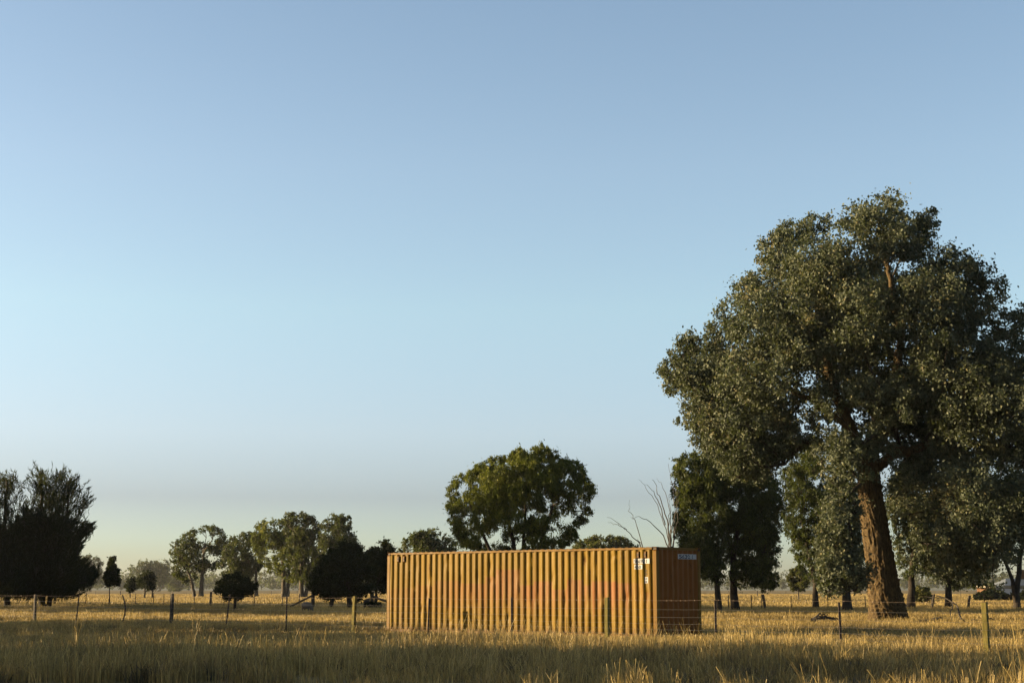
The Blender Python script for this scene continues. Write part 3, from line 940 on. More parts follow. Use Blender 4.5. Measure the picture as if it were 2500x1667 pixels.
# --- the great gum on the right
def big_gum():
    Y = 74.0; rs = np.random.default_rng(42)
    b = at(2042, 1432, Y); root = empty('gum_tree', (b.x, Y, float(ground_z(b.x, Y))))
    tag(root, 'huge old gum with broad glinting crown and thick leaning trunk right of the container', 'tree', 'trees in the paddock')
    loc = np.array([b.x, Y, root.location.z])
    def loc2(x, y, dy=0.0):
        q = at(x, y, Y); return np.array([q.x - loc[0], dy, q.z - loc[2]])
    def poly(pts): return np.array([[loc2(x, y)[0], loc2(x, y)[2]] for x, y in pts])
    crown = poly([(1608, 1015), (1582, 955), (1574, 905), (1540, 868), (1552, 800), (1552, 768), (1602, 745), (1650, 710), (1700, 660), (1708, 625), (1748, 604), (1743, 568), (1785, 506),
                  (1808, 490), (1862, 476), (1928, 488), (1945, 466), (1990, 454), (2050, 480), (2092, 500), (2126, 545), (2140, 586), (2160, 606), (2198, 614), (2210, 660), (2240, 690),
                  (2250, 730), (2296, 748), (2350, 800), (2400, 870), (2420, 950), (2400, 1040), (2330, 1085), (2230, 1095), (2130, 1060), (2060, 1000), (1980, 960), (1900, 985), (1850, 1040), (1790, 1070), (1720, 1100), (1690, 1090), (1655, 1045)])
    low_l = poly([(1836, 1050), (1884, 990), (1925, 1000), (1938, 1060), (1938, 1150), (1950, 1230), (1962, 1325), (1952, 1358), (1905, 1368), (1864, 1364), (1842, 1330), (1836, 1270), (1852, 1200), (1870, 1140), (1852, 1080)])
    low_r = poly([(2050, 1060), (2120, 1040), (2220, 1060), (2300, 1080), (2360, 1090), (2370, 1190), (2330, 1260), (2285, 1300), (2240, 1345), (2215, 1374), (2170, 1356), (2130, 1318), (2085, 1300), (2060, 1220), (2040, 1120)])
    mid_f = poly([(1830, 900), (1900, 880), (2000, 880), (2100, 870), (2180, 900), (2180, 1040), (2090, 1060), (2040, 1010), (1985, 1010), (1950, 1050), (1880, 1060), (1835, 1000)])
    low_m = poly([(1575, 905), (1700, 870), (1850, 890), (1860, 1020), (1800, 1075), (1770, 1100), (1735, 1112), (1695, 1118), (1655, 1080), (1604, 1010)])
    cl = clumps_from_outline(crown, 190, 7.0, 0.8, 1.65, rs, 1.1, 0.33)
    a = clumps_from_outline(low_l, 52, 1.5, 0.55, 1.0, rs, 0.8); a[:, 1] += -3.1 + rs.normal(0, 0.4, len(a))
    c = clumps_from_outline(low_r, 85, 3.4, 0.6, 1.15, rs, 0.7); c[:, 1] += -0.5 + rs.normal(0, 1.4, len(c))
    e = clumps_from_outline(mid_f, 78, 1.5, 0.55, 1.15, rs, 0.3); e[:, 1] = rs.uniform(-4.8, 0.5, len(e))
    fill_b = poly([(2030, 900), (2190, 890), (2230, 1000), (2180, 1090), (2090, 1085), (2050, 1020)])
    e2 = clumps_from_outline(fill_b, 30, 1.5, 0.6, 1.1, rs, 0.2); e2[:, 1] = rs.uniform(1.0, 4.5, len(e2)); e = np.concatenate([e, e2])
    vis = [(1932, 982, .40), (2045, 1038, .40), (1978, 1085, .5), (2085, 985, .5)]
    for gx_, gy_, gr in vis:
        g = loc2(gx_, gy_); e = e[(np.hypot(e[:, 0] - g[0], e[:, 2] - g[2]) > gr + e[:, 3] * .8) | (e[:, 1] > 0.5)]; c = c[(np.hypot(c[:, 0] - g[0], c[:, 2] - g[2]) > gr + c[:, 3] * .8) | (c[:, 1] > 0.5)]
    d = clumps_from_outline(low_m, 44, 2.5, 0.55, 1.1, rs, 0.6); d[:, 1] -= 0.8
    # the right limbs reach towards the road, the left ones away from it
    for arr in (cl, d, e): arr[:, 1] += -0.36 * np.clip(arr[:, 0] + 1.0, -7, 10)
    c[:, 1] += -0.40 * np.clip(c[:, 0], 0, 9)
    # thin a few places where sky shows through
    gaps = [(2080, 985, .35), (1855, 880, .2)]
    keep = np.ones(len(cl), bool)
    for gx_, gy_, gr in gaps:
        g = loc2(gx_, gy_); keep &= np.hypot(cl[:, 0] - g[0], cl[:, 2] - g[2]) > gr + cl[:, 3] * 0.7
    cl = cl[keep]
    fr_ = np.array([[*loc2(x, y, dy)[[0]], dy, loc2(x, y)[2], r_] for x, y, dy, r_ in ((1972, 1052, -2.6, .75), (2012, 1062, -2.9, .7), (1950, 1105, -2.7, .7), (1944, 1165, -2.8, .6), (2046, 1110, -2.4, .75), (2056, 1175, -2.2, .65), (1996, 1030, -2.4, .7))])
    e = np.concatenate([e, fr_])
    allc = np.concatenate([cl, a, c, d, e])
    # trunk: furrowed, leaning, flared at the base
    cen = [(2044, 1440, 44), (2042, 1425, 42), (2038, 1395, 39), (2030, 1350, 35.5), (2023, 1300, 33), (2014, 1240, 31), (2004, 1180, 29), (1996, 1120, 26), (1994, 1070, 22), (2002, 1020, 18), (2020, 960, 16), (2038, 890, 14)]
    zc = np.array([loc2(x, y)[2] for x, y, _ in cen]); xc = np.array([loc2(x, y)[0] for x, y, _ in cen]); rc = np.array([q * Y / 3502.6 for _, _, q in cen])
    zc[0] = -0.3
    nz, ns = 250, 104
    zz = np.linspace(-0.3, zc[-1], nz); th_ = np.arange(ns) * 2 * math.pi / ns
    Z, TH = np.meshgrid(zz, th_, indexing='ij')
    cxx = np.interp(Z, zc, xc); rr = np.interp(Z, zc, rc)
    tw = TH + 0.10 * Z + 0.25 * np.sin(Z * 1.1)
    P3 = np.stack([np.cos(tw).ravel() * 2.2, np.sin(tw).ravel() * 2.2, Z.ravel() * 0.33], 1)
    f1 = wobble(P3, 1.1, 1).reshape(Z.shape); f2 = wobble(P3, 6.5, 2).reshape(Z.shape)
    P4 = np.stack([np.cos(tw).ravel() * 2.2, np.sin(tw).ravel() * 2.2, Z.ravel() * 0.9], 1)
    f3 = wobble(P4, 11.0, 3).reshape(Z.shape)
    ridge = (1 - np.abs(f2)) ** 2 * 0.17 + f3 * 0.06 - 0.02
    flare = np.exp(-np.clip(Z, 0, 9) / 0.5) * 0.14 * (0.5 + 0.5 * np.sin(TH * 5 + 1))
    rr = rr * (1 + 0.10 * f1 + ridge - 0.06 + flare)
    V = np.stack([cxx + rr * np.cos(TH), rr * np.sin(TH) * 0.92, Z], 2).reshape(-1, 3)
    ii = np.arange(nz * ns).reshape(nz, ns); jj = np.roll(ii, -1, 1)
    F = np.stack([ii[:-1].ravel(), jj[:-1].ravel(), jj[1:].ravel(), ii[1:].ravel()], 1)
    link('trunk', np_mesh('trunk', V, F, True), M['bark_big'], root)
    # main limbs
    def limb(pts, r0, r1, nm='limb', m_=None):
        P = [loc2(x, y, dy) for x, y, dy in pts]
        n = 26; t = np.linspace(0, len(P) - 1, n); P = np.array(P)
        Q = np.stack([np.interp(t, np.arange(len(P)), P[:, k]) for k in range(3)], 1)
        for _ in range(2): Q[1:-1] = (Q[:-2] + Q[1:-1] * 2 + Q[2:]) / 4
        Q += rs.normal(size=Q.shape) * 0.03
        rad = np.linspace(r0, r1, n) * (1 + rs.normal(0, 0.05, n))
        V, F = tube([Vector(q) for q in Q], list(rad), 12)
        nV = np.array(V); nV += (rs.normal(size=nV.shape) * 0.025)
        link(nm, np_mesh(nm, nV, np.array(F), True), m_ or M['bark_big'], root)
        return [q for q in Q]
    L1 = limb([(1996, 1085, 0), (1970, 1040, -0.5), (1935, 985, -1.2), (1915, 940, -1.4), (1895, 860, -1.0), (1880, 740, -0.3)], 0.42, 0.15)
    L2 = limb([(2008, 1080, 0.2), (2045, 1045, -0.8), (2100, 1032, -0.6), (2165, 1010, 0.3), (2240, 950, 0.8)], 0.26, 0.10)
    L3 = limb([(2025, 940, 0), (2060, 880, 0.3), (2075, 800, 0.6), (2060, 680, 0.5), (2030, 560, 0.2)], 0.36, 0.10)
    L4 = limb([(2030, 900, 0), (2110, 860, -1.5), (2200, 800, -2.5)], 0.24, 0.10)
    L5 = limb([(1940, 990, -1.2), (1850, 930, -1.6), (1760, 880, -1.5), (1680, 850, -1.0)], 0.15, 0.06)
    link('limb_stub', py_mesh('limb_stub', *[list(q) for q in tube([Vector(loc2(1985, 1095, -0.65)), Vector(loc2(1966, 1078, -1.25))], [0.30, 0.27], 12)]), M['bark_big'], root)
    V, F = tube([Vector(loc2(2022, 1036, -1.35)), Vector(loc2(2056, 1038, -1.15)), Vector(loc2(2075, 1042, -0.9))], [0.22, 0.24, 0.25], 12)
    F.append(tuple(range(12))[::-1])
    link('limb_stub', py_mesh('limb_stub', V, F), M['bark_big'], root)
    stem = L1[:-2] + L5[4:] + L2[4:] + L3 + L4[4:]
    nodes, par, rad = skeleton([np.array(q) for q in stem], allc[:, :3], 0.022, rs, 0.9, 0.0)
    n0 = len(stem); rad = np.minimum(rad, 0.16)
    # only the twigs and branches grown from the limbs
    keepi = np.arange(len(nodes)) >= n0
    idx = np.where(keepi)[0]
    nn = np.concatenate([[nodes[0]], nodes]); pp = np.concatenate([[0], par + 1]); rrd = np.concatenate([[0.1], rad])
    sel = idx + 1
    A = nn[pp[sel]]; B = nn[sel]
    # write as a parentless list of segments
    seg_nodes = np.concatenate([A, B]); m_ = len(sel)
    V_n = np.empty((2 * m_ + 1, 3)); V_n[0] = A[0]; V_n[1:m_ + 1] = A; V_n[m_ + 1:] = B
    par2 = np.zeros(2 * m_ + 1, int); par2[1:m_ + 1] = np.arange(1, m_ + 1); par2[m_ + 1:] = np.arange(1, m_ + 1)
    rad2 = np.empty(2 * m_ + 1); rad2[0] = 0.1; rad2[1:m_ + 1] = np.minimum(rrd[pp[sel]], rrd[sel] * 1.3); rad2[m_ + 1:] = rrd[sel]
    me = limbs_mesh('branches', V_n[np.r_[0, 1:2 * m_ + 1]], par2, rad2, 5)
    o = link('branches', me, M['bark_dark'], root); o['kind'] = 'stuff'
    A1 = fill_leaves(cl, 318000, 0.147, rs, 0.55, 0.62, spread=0.20, shell=0.66)
    A2 = fill_leaves(np.concatenate([a, c, d, e]), 165000, 0.138, rs, 0.7, 0.60, spread=0.26, shell=0.55)
    C, L, W, D, T = [np.concatenate([q1, q2]) for q1, q2 in zip(A1, A2)]
    ok = C[:, 2] > 0.5
    # rusty dead patches of leaf
    for gx_, gy_ in ((2205, 745), (2140, 1190), (1960, 1190), (2090, 1140), (1705, 690)):
        g = loc2(gx_, gy_); dd = np.hypot(C[:, 0] - g[0], C[:, 2] - g[2]); T = T + np.exp(-(dd / 0.5) ** 2) * 0.45
    cr = link('crown', leaves_mesh('crown', C[ok], L[ok], W[ok], D[ok], T[ok], rs), M['gum_leaf'], root); cr['kind'] = 'stuff'
big_gum()

# --- she-oaks at the left edge
NEAR = 'she-oaks at the left edge'
tree('sheoak_tree', 'dark feathery she-oak with the tallest spire at the left edge of the field', 'tree', 122, [(60, 1330), (45, 1230), (62, 1150), (80, 1090), (94, 1064), (112, 1095), (132, 1085), (150, 1080), (178, 1098), (196, 1125), (206, 1158), (186, 1190), (214, 1222), (182, 1250), (176, 1280), (206, 1300), (216, 1330), (186, 1362), (110, 1368), (60, 1364)],
     [(97, 1398), (96, 1300), (95, 1180), (94, 1085)], 95, 60000, 0.42, M['needle'], M['bark_dark'], 11, 3.2, 0.45, 0.95, 0.24, 0.02, mode='plume', thin_top=(4.0, 7.6), group=NEAR, edge=1.1, extra_trunks=([(110, 1398), (128, 1300), (150, 1200), (160, 1120)],))
tree('sheoak_tree', 'dark feathery she-oak cut off by the left border', 'tree', 120, [(-75, 1340), (-70, 1220), (-40, 1120), (-8, 1098), (14, 1086), (34, 1090), (44, 1130), (60, 1140), (78, 1200), (88, 1260), (80, 1360), (-10, 1366)],
     [(17, 1400), (14, 1300), (12, 1180), (16, 1100)], 80, 48000, 0.42, M['needle'], M['bark_dark'], 12, 3.4, 0.45, 0.95, 0.22, 0.02, mode='plume', thin_top=(4.0, 7.6), group=NEAR, edge=1.1)
# --- single small trees near the she-oaks
tree('sapling', 'small upright dark sapling on a thin bare stem right of the she-oaks', 'tree', 137, [(238, 1338), (241, 1318), (247, 1300), (252, 1284), (258, 1274), (264, 1290), (271, 1308), (277, 1330), (272, 1343), (248, 1346)],
     [(251, 1394), (252, 1345), (256, 1300)], 20, 7000, 0.16, M['dense_leaf'], M['bark_dark'], 13, 0.8, 0.18, 0.42, 0.055, 0.012, droop=-0.5, edge=0.8, spread=0.45)
tree('small_tree', 'small dark round tree on a short stem beside the roadside fence', 'tree', 105, [(496, 1346), (499, 1327), (511, 1334), (520, 1316), (533, 1326), (547, 1313), (554, 1332), (572, 1328), (578, 1343), (598, 1343), (580, 1355), (588, 1366), (560, 1366), (552, 1378), (538, 1368), (520, 1379), (512, 1364), (495, 1362)],
     [(541, 1405), (540, 1375), (538, 1350)], 26, 8000, 0.13, M['dense_leaf'], M['bark_dark'], 14, 1.4, 0.16, 0.40, 0.11, 0.012, droop=-0.4, spread=0.6, shell=0.3, edge=0.9)
tree('dense_tree', 'big dense near black evergreen left of the container', 'tree', 118, [(726, 1364), (708, 1352), (722, 1338), (712, 1318), (734, 1302), (734, 1280), (756, 1276), (758, 1254), (778, 1262), (790, 1242), (806, 1258), (822, 1246), (832, 1272), (852, 1276), (846, 1300), (864, 1316), (852, 1336), (862, 1356), (836, 1362), (820, 1380), (790, 1370), (760, 1382)],
     [(806, 1404), (800, 1370), (795, 1300)], 90, 46000, 0.15, M['dense_leaf'], M['bark_dark'], 15, 2.4, 0.3, 0.65, 0.22, 0.012, droop=-0.2, spread=0.5, shell=0.35, extra_trunks=([(757, 1400), (765, 1360), (770, 1310)],))
tree('dense_tree', 'dark leafy tree half hidden by the left end of the container', 'tree', 126, [(846, 1268), (850, 1250), (862, 1258), (874, 1240), (900, 1250), (925, 1290), (905, 1345), (880, 1362), (858, 1352), (846, 1310)],
     [(860, 1398), (864, 1350), (880, 1290)], 42, 20000, 0.16, M['dense_leaf'], M['bark_dark'], 16, 2.0, 0.3, 0.62, 0.14, 0.012, droop=0.1, spread=0.48, shell=0.35, edge=0.7)

# --- tall open gums in the left distance
FAR = 'gums in the left distance'
def far_gum(label, Y, outline, trunk, seed, n=64, nl=12000, leaf=0.30, lm='gum_leaf_far', ex=(), name='gum_tree', bk='bark_pale', tr=0.42, rmin=0.6, rmax=1.15, cat='tree'):
    return tree(name, label, cat, Y, outline, trunk, n, nl, leaf, M[lm], M[bk], seed, None, rmin, rmax, tr, 0.045, group=FAR, extra_trunks=ex, edge=0.62, spread=0.30, shell=0.5)
far_gum('rounded open gum, leftmost of the tall gums in the left distance', 280, [(385, 1270), (392, 1245), (425, 1226), (450, 1210), (490, 1206), (518, 1218), (527, 1242), (520, 1280), (505, 1308), (470, 1312), (440, 1342), (412, 1338), (394, 1310)],
        [(461, 1371), (464, 1330), (466, 1290), (470, 1250)], 21, ex=([(448, 1371), (440, 1335), (425, 1290)],))
far_gum('lower dark gum between the rounded gum and the yellow topped gum', 272, [(500, 1300), (516, 1256), (538, 1228), (575, 1219), (606, 1234), (614, 1270), (600, 1306), (572, 1338), (530, 1334), (508, 1322)],
        [(552, 1372), (555, 1330), (556, 1270)], 22, 60, 12000, ex=([(590, 1372), (588, 1320), (596, 1270)],))
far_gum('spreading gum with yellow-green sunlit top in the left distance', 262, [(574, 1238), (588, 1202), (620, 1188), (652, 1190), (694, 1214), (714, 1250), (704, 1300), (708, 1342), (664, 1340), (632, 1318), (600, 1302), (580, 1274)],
        [(652, 1372), (652, 1320), (648, 1270), (640, 1225)], 23, 80, 15000, lm='sunlit_leaf', ex=([(660, 1372), (664, 1310), (672, 1240)],))
far_gum('tallest slender gum behind the yellow topped gum', 250, [(654, 1184), (680, 1172), (714, 1184), (740, 1206), (750, 1262), (742, 1335), (700, 1350), (668, 1320), (652, 1230)],
        [(692, 1374), (692, 1320), (694, 1260), (696, 1205)], 24, 72, 14000, ex=([(700, 1374), (712, 1320), (722, 1270)],))
far_gum('domed gum rising above the near black evergreen', 242, [(732, 1204), (766, 1177), (802, 1188), (814, 1226), (832, 1262), (822, 1320), (770, 1340), (736, 1320), (730, 1260)],
        [(757, 1373), (762, 1320), (768, 1250)], 25, 66, 13000)
far_gum('hazy round gum just behind the she-oak', 900, [(170, 1310), (178, 1285), (205, 1272), (232, 1280), (241, 1310), (232, 1340), (200, 1352), (174, 1340)],
        [(208, 1369), (208, 1330), (207, 1300)], 26, 28, 5000, 0.85, rmin=1.9, rmax=3.4)
far_gum('hazy twin crowned gum between sapling and rounded gum', 950, [(296, 1330), (302, 1300), (330, 1286), (358, 1290), (388, 1288), (392, 1320), (380, 1345), (340, 1345), (310, 1348)],
        [(330, 1369), (335, 1340), (338, 1310)], 27, 36, 6000, 0.85, rmin=1.9, rmax=3.4, ex=([(366, 1369), (378, 1335), (384, 1300)],))
far_gum('leaning pale stemmed gum fading into haze', 1000, [(360, 1312), (384, 1296), (412, 1302), (428, 1330), (420, 1362), (385, 1366), (372, 1340)],
        [(362, 1369), (380, 1340), (400, 1312)], 28, 26, 4500, 0.85, rmin=1.9, rmax=3.4, ex=([(356, 1369), (366, 1340), (372, 1318)],))
far_gum('compact dark tree standing before the hazy twin gum', 240, [(312, 1350), (314, 1322), (332, 1308), (350, 1312), (362, 1334), (356, 1354), (335, 1360)],
        [(332, 1374), (333, 1350), (335, 1330)], 29, 22, 6000, 0.22, 'dense_leaf', ex=([(350, 1374), (350, 1350), (348, 1330)],), name='small_tree', bk='bark_dark', tr=0.14, rmin=0.5, rmax=1.0)
far_gum('tiny tree at the left of the hazy twin gum', 236, [(287, 1350), (290, 1332), (302, 1322), (312, 1336), (312, 1356), (300, 1362)],
        [(299, 1374), (300, 1352), (301, 1340)], 30, 10, 2500, 0.22, 'dense_leaf', name='small_tree', bk='bark_dark', tr=0.09, rmin=0.4, rmax=0.7)

# --- behind the container
BACK = 'trees behind the container'
tree('gum_tree', 'open topped gum rising behind the left half of the container', 'tree', 195, [(898, 1295), (924, 1242), (950, 1226), (985, 1211), (1020, 1219), (1046, 1242), (1056, 1290), (1010, 1325), (940, 1325)],
     [(975, 1382), (972, 1310), (975, 1250)], 52, 15000, 0.24, M['gum_leaf_far'], M['bark_pale'], 31, None, 0.6, 1.2, 0.28, 0.035, group=BACK, edge=0.8)
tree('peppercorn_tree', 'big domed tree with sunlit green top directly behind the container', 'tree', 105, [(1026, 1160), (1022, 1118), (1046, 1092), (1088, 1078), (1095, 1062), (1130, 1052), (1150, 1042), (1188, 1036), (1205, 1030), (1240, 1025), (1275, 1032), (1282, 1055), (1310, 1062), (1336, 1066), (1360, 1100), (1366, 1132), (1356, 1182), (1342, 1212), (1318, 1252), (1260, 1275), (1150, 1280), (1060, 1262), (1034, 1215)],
     [(1186, 1404), (1184, 1330), (1180, 1260), (1165, 1180)], 175, 78000, 0.15, M['sunlit_leaf'], M['bark_dark'], 32, 4.4, 0.4, 0.85, 0.26, 0.014, group=BACK, droop=1.1, aspect=0.3, edge=1.0,
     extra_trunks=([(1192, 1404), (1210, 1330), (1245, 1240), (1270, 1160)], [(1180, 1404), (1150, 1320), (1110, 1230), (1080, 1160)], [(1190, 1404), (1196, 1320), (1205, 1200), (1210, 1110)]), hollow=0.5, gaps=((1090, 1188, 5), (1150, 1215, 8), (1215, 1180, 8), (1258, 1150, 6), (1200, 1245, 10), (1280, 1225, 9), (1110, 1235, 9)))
tree('gum_tree', 'low olive green tree peeping over the right half of the container', 'tree', 200, [(1314, 1268), (1324, 1242), (1360, 1230), (1410, 1228), (1446, 1240), (1466, 1258), (1470, 1295), (1400, 1315), (1320, 1305)],
     [(1390, 1381), (1392, 1330), (1392, 1280)], 60, 17000, 0.22, M['bush_leaf'], M['bark_pale'], 33, None, 0.5, 1.0, 0.25, 0.03, group=BACK)

# --- dead tree
def dead_tree(name, label, Y, branches, r0, seed):
    rs = np.random.default_rng(seed)
    b = at(branches[0][0][0], branches[0][0][1], Y)
    root = empty(name, (b.x, Y, float(ground_z(b.x, Y)))); tag(root, label, 'tree', 'dead trees')
    for k, br in enumerate(branches):
        P = np.array([list(at(x, y, Y + dy) - root.location) for x, y, dy in br])
        n = 16; t = np.linspace(0, len(P) - 1, n)
        Q = np.stack([np.interp(t, np.arange(len(P)), P[:, j]) for j in range(3)], 1)
        Q[1:-1] = (Q[:-2] + Q[1:-1] * 2 + Q[2:]) / 4
        Q[1:] += rs.normal(size=(n - 1, 3)) * 0.045
        ra = r0 if k == 0 else r0 * rs.uniform(.17, .30)
        V, F = tube([Vector(q) for q in Q], list(np.linspace(ra, ra * (0.5 if k == 0 else 0.22), n)), 6)
        link('trunk' if k == 0 else 'bare_branch', py_mesh('b', V, F, True), M['dead_wood'], root)
dead_tree('dead_tree', 'leafless dead tree with upright bare branches behind the right end of the container', 96, [
    [(1536, 1408, 0), (1538, 1330, 0), (1542, 1256, 0)],
    [(1540, 1258, 0), (1528, 1205, 0.2), (1508, 1150, 0.4), (1482, 1120, 0.5), (1466, 1098, 0.6)],
    [(1528, 1205, 0.2), (1516, 1160, -0.2), (1500, 1130, -0.4), (1484, 1110, -0.5)],
    [(1541, 1256, 0), (1532, 1190, -0.3), (1514, 1140, -0.6), (1500, 1100, -0.9)],
    [(1541, 1256, 0), (1540, 1180, 0.4), (1528, 1130, 0.6), (1508, 1097, 0.7)],
    [(1544, 1262, 0), (1552, 1190, 0.2), (1545, 1120, 0.3), (1536, 1065, 0.4)],
    [(1546, 1262, 0), (1556, 1180, 0.5), (1552, 1120, 0.8), (1545, 1085, 0.8)],
    [(1540, 1270, 0), (1524, 1230, -0.4), (1496, 1200, -0.8), (1472, 1186, -1.0), (1448, 1190, -1.1)],
    [(1541, 1250, 0), (1545, 1200, -0.6), (1560, 1150, -0.9), (1556, 1115, -1.0)],
    [(1538, 1262, 0), (1534, 1215, 0.5), (1540, 1165, 0.9), (1534, 1135, 1.0)]], 0.17, 71)
dead_tree('dead_tree', 'low dead tree with two crooked bare branches above the container roof', 94, [
    [(1484, 1410, 0), (1486, 1330, 0), (1482, 1275, 0)],
    [(1482, 1278, 0), (1462, 1200, 0.2), (1446, 1172, 0.3), (1446, 1148, 0.3)],
    [(1478, 1262, 0), (1455, 1232, -0.3), (1430, 1208, -0.5), (1395, 1185, -0.7)],
    [(1440, 1216, -0.4), (1418, 1204, -0.4), (1396, 1200, -0.4)],
    [(1478, 1258, 0), (1470, 1244, 0), (1462, 1238, 0)]], 0.14, 72)

# --- row of trees behind, right of the container
ROW = 'row of dark trees behind the big gum'
kw = dict(group=ROW, droop=1.1, aspect=0.32)
tree('willow_gum', 'drooping dark tree beside the right end of the container, the thinner stemmed of the pair', 'tree', 101, [(1540, 1078), (1556, 1046), (1590, 1036), (1640, 1042), (1672, 1080), (1676, 1200), (1668, 1300), (1650, 1350), (1620, 1332), (1560, 1302), (1546, 1230), (1552, 1150)],
     [(1651, 1404), (1645, 1330), (1625, 1240), (1600, 1120)], 105, 42000, 0.15, M['peppercorn_leaf'], M['bark_dark'], 41, 3.0, 0.4, 0.85, 0.20, 0.014, **kw)
tree('willow_gum', 'drooping dark tree on a thick trunk right of the container', 'tree', 102, [(1640, 1050), (1700, 1060), (1760, 1082), (1798, 1120), (1796, 1180), (1788, 1240), (1780, 1290), (1792, 1345), (1760, 1358), (1715, 1340), (1690, 1350), (1670, 1300), (1655, 1200)],
     [(1692, 1406), (1684, 1340), (1686, 1260), (1710, 1150)], 115, 46000, 0.15, M['peppercorn_leaf'], M['bark_dark'], 42, 3.2, 0.4, 0.85, 0.27, 0.014, **kw)
tree('willow_gum', 'slim leaning dark tree seen left of the big gum trunk', 'tree', 110, [(1794, 1090), (1815, 1015), (1890, 1005), (1915, 1150), (1905, 1312), (1866, 1332), (1826, 1290), (1798, 1210)],
     [(1873, 1402), (1872, 1340), (1862, 1290), (1838, 1180)], 74, 26000, 0.16, M['peppercorn_leaf'], M['bark_dark'], 43, 2.2, 0.4, 0.8, 0.21, 0.014, **kw)
tree('willow_gum', 'dark tree close behind the big gum on its left', 'tree', 101, [(1895, 1120), (1930, 1040), (1990, 1030), (2030, 1100), (2020, 1250), (2000, 1340), (1950, 1350), (1905, 1300)],
     [(1946, 1406), (1944, 1340), (1950, 1250)], 62, 22000, 0.16, M['peppercorn_leaf'], M['bark_dark'], 44, 2.6, 0.4, 0.85, 0.30, 0.014, **kw)
tree('willow_gum', 'dark tree close behind the big gum on its right', 'tree', 112, [(2040, 1140), (2070, 1060), (2130, 1060), (2170, 1140), (2165, 1280), (2130, 1330), (2080, 1330), (2050, 1260)],
     [(2092, 1400), (2094, 1330), (2100, 1230)], 50, 18000, 0.17, M['peppercorn_leaf'], M['bark_dark'], 45, 2.8, 0.4, 0.9, 0.30, 0.014, **kw)
tree('willow_gum', 'dark tree hanging low between the big gum and the right border', 'tree', 112, [(2140, 1160), (2180, 1080), (2250, 1070), (2290, 1150), (2290, 1290), (2260, 1350), (2190, 1356), (2150, 1320)],
     [(2176, 1400), (2178, 1340), (2205, 1240)], 55, 20000, 0.17, M['peppercorn_leaf'], M['bark_dark'], 46, 2.8, 0.4, 0.9, 0.26, 0.014, **kw)
tree('willow_gum', 'fine branched tree with thin crown at the right border', 'tree', 110, [(2275, 1180), (2290, 1050), (2330, 980), (2400, 950), (2450, 1040), (2440, 1200), (2400, 1310), (2340, 1290), (2295, 1260)],
     [(2335, 1403), (2336, 1340), (2345, 1270), (2360, 1150)], 66, 15000, 0.16, M['peppercorn_leaf'], M['bark_dark'], 47, 3.0, 0.4, 0.9, 0.22, 0.02, ff=0.25, extra_trunks=([(2336, 1395), (2325, 1330), (2300, 1270), (2285, 1180)],), **kw)
tree('small_tree', 'small bright green round tree alone in the far paddock between the dark trees', 'tree', 203, [(1808, 1335), (1815, 1308), (1834, 1298), (1853, 1308), (1859, 1338), (1844, 1358), (1818, 1354)],
     [(1835, 1380), (1834, 1358), (1834, 1330)], 26, 9000, 0.20, M['bush_leaf'], M['bark_pale'], 48, None, 0.35, 0.7, 0.09, 0.02, group='small paddock trees')
def bush(label, Y, outline, base, seed, n, nl, lm='bush_leaf', leaf=0.2):
    tree('bush', label, 'bush', Y, outline, [base, (base[0], base[1] - 14)], n, nl, leaf, M[lm], M['bark_dark'], seed, None, 0.3, 0.7, 0.06, 0.015, group='paddock bushes', droop=0.2)
bush('yellow green rounded bush right of the big gum trunk', 165, [(2088, 1382), (2090, 1360), (2108, 1346), (2130, 1350), (2140, 1368), (2136, 1384)], (2114, 1386), 51, 22, 8000)
bush('dark bush in front of the low iron roof', 190, [(2232, 1384), (2236, 1366), (2262, 1356), (2285, 1352), (2310, 1362), (2345, 1360), (2350, 1384)], (2290, 1384), 52, 44, 11000, 'dense_leaf')
bush('dark bush at the right border beside the house', 185, [(2344, 1384), (2350, 1350), (2380, 1340), (2420, 1350), (2425, 1384)], (2384, 1385), 53, 36, 9000, 'dense_leaf')
bush('low dark shrub below the near black evergreen', 116, [(838, 1402), (842, 1388), (862, 1380), (872, 1390), (874, 1402)], (857, 1403), 54, 14, 5000, 'dense_leaf', 0.13)

# --- trees beyond the left border, whose long shadows cross the paddock
OFF = 'trees beyond the left border'
def off_tree(label, x, y, h, wd, seed, base=0.12, nl=9000, leaf=0.3, lm='gum_leaf_far', n=40):
    f = 3502.6 / y
    cx_ = 1176 + x * f
    # outline in sheet coordinates via the inverse of at()
    def sheet(px, pz):
        dy = math.cos(PITCH) * y + math.sin(PITCH) * (pz - CAM_H); du = -math.sin(PITCH) * y + math.cos(PITCH) * (pz - CAM_H)
        return (1176 + 3502.6 * px / dy, 784.2 - 3502.6 * du / dy)
    o = []
    for k in range(14):
        a = 2 * math.pi * k / 14
        rr = 1 + 0.14 * math.sin(k * 2.3 + seed)
        ca, sa = math.cos(a), math.sin(a); ca = math.copysign(abs(ca) ** 0.6, ca); sa = math.copysign(abs(sa) ** 0.6, sa)
        o.append(sheet(x + wd / 2 * rr * ca, h * (0.5 + base / 2) + h * (0.5 - base / 2) * min(1.0, rr) * sa))
    tree('gum_tree', label, 'tree', y, o, [sheet(x, 0), sheet(x + .2, h * .3), sheet(x, h * .6)], n, nl, leaf, M[lm], M['bark_dark'], seed, wd * 0.5, h * 0.07, h * 0.14, 0.03 * h, 0.03, group=OFF, edge=0.7)
